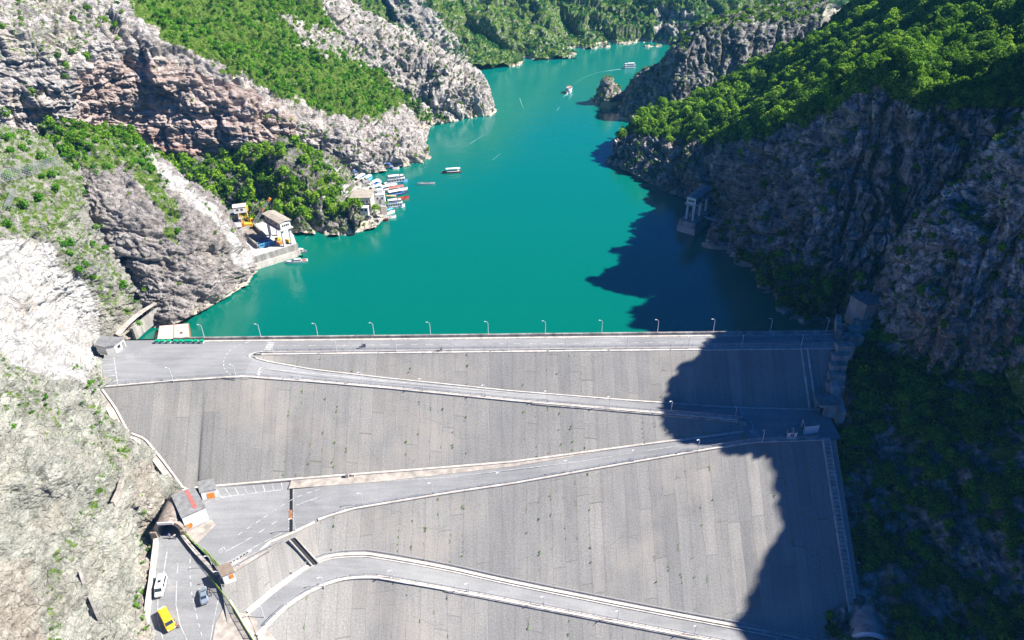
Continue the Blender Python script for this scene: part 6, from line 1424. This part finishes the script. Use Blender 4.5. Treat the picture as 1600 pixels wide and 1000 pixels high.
bt((620, 261.5), (629, 262), 'small navy boat, rightmost at the far cliff', MN, 'open', trim=M_BLUE)
bt((720, 269), (691, 271), 'red hulled boat with a long white roof on open water', M_RED, 'canopy', M_WHITE, M_WHITE, .2, grp='boats out on the lake')
r = bt((680, 288), (652, 289.5), 'slim white open boat with passengers on open water', M_WHITE, 'crewed', wr=.16, grp='boats out on the lake')
p0 = np.array(r.location)
for k, t in enumerate((.3, .45, .6, .8)):
    q = PZ(680, 288, -6)*(1-t)+PZ(652, 289.5, -6)*t; person(q+np.array([0, 0, -.1]), 1.5+k, 'person in %s top in the slim white boat, %s' % (('dark', 'navy', 'grey', 'white')[k], ('nearest the stern', 'behind the stern passenger', 'third from the stern', 'nearest the bow')[k]), (M_DARK, MN, M_GREYC, M_WC)[k], MN)
bt((891, 142.5), (885.5, 147), 'small tour boat with a reddish roof heading this way on the lake', M_WHITE, 'ferry', plain('terracotta_roof', (.5, .25, .16), .8), M_DARK, .42, .7, grp='boats out on the lake')
bt((993, 106), (972, 107.5), 'white tour ferry by the tip of the shaded headland', M_WHITE, 'ferry', M_WHITE, M_WHITE, .25, .8, grp='boats out on the lake')
bt((481, 408), (445.5, 412), 'white speedboat with a long bow moored below the quay', M_WHITE, 'speed', None, M_RED, .22, .7, grp='boats moored at the quay')
bt((463, 392), (481, 396), 'white and red boat tied to the quay corner', M_WHITE, 'speed', None, M_RED, .3, .7, grp='boats moored at the quay')
bt((465, 397), (474, 402), 'small green tender between the two quay boats', M_GREEN, 'open', None, M_GREEN, .35, .5, M_GREEN, grp='boats moored at the quay')
# wakes: thin foam on the water
foam = MB(); M_FOAM = plain('foam', (.34, .56, .54), .7, .3, 1.)
for pts, w0, w1 in (([(972, 107.5), (955, 110), (935, 113)], 1.2, .1), ([(885.5, 147), (880, 152)], .7, .1), ([(891, 146), (896, 149)], .5, .1), ([(735, 224), (748, 216), (760, 209)], .3, .05), ([(812, 153), (816, 165), (820, 172)], .25, .05), ([(770, 250), (778, 243), (785, 238)], .2, .05), ([(870, 173), (875, 166)], .25, .05), ([(935, 113), (915, 120), (895, 132)], .2, .05)):
    P = smoothline([PZ(x, y, -5.985) for x, y in pts], .8); n = len(P); L_, R2 = [], []
    for i, p in enumerate(P):
        k = (w0*(1-i/n)+w1*i/n)*(.5+RNG.random()*.6); t = P[min(i+1, n-1)]-P[max(i-1, 0)]; t /= np.linalg.norm(t)+1e-6; nn = np.array([-t[1], t[0], 0])*k/2; L_.append(p-nn); R2.append(p+nn)
    foam.strip(L_, R2)
foam.build('foam', M_FOAM, kind='stuff', label='thin white foam trails behind boats on the lake', cat='foam')
# ------------------------------------------------------------------ haze
hz_ = MB(); hz_.add([(x, y, z) for z in (-83, 240) for x, y in ((-700, -60), (700, -60), (700, 1250), (-700, 1250))], [(3, 2, 1, 0), (4, 5, 6, 7), (0, 1, 5, 4), (1, 2, 6, 5), (2, 3, 7, 6), (3, 0, 4, 7)])
hm = bpy.data.materials.new('haze'); hm.use_nodes = True; ht = hm.node_tree; ht.nodes.clear()
ho = ht.nodes.new('ShaderNodeOutputMaterial'); hv = ht.nodes.new('ShaderNodeVolumePrincipled')
hv.inputs['Color'].default_value = (.15, .62, 1., 1); hv.inputs['Density'].default_value = .0001; hv.inputs['Anisotropy'].default_value = 0.
ht.links.new(hv.outputs[0], ho.inputs['Volume'])
hz_.build('haze', hm, kind='stuff', label='faint bluish air haze over the lake valley', cat='haze')
S.cycles.volume_bounces = 0
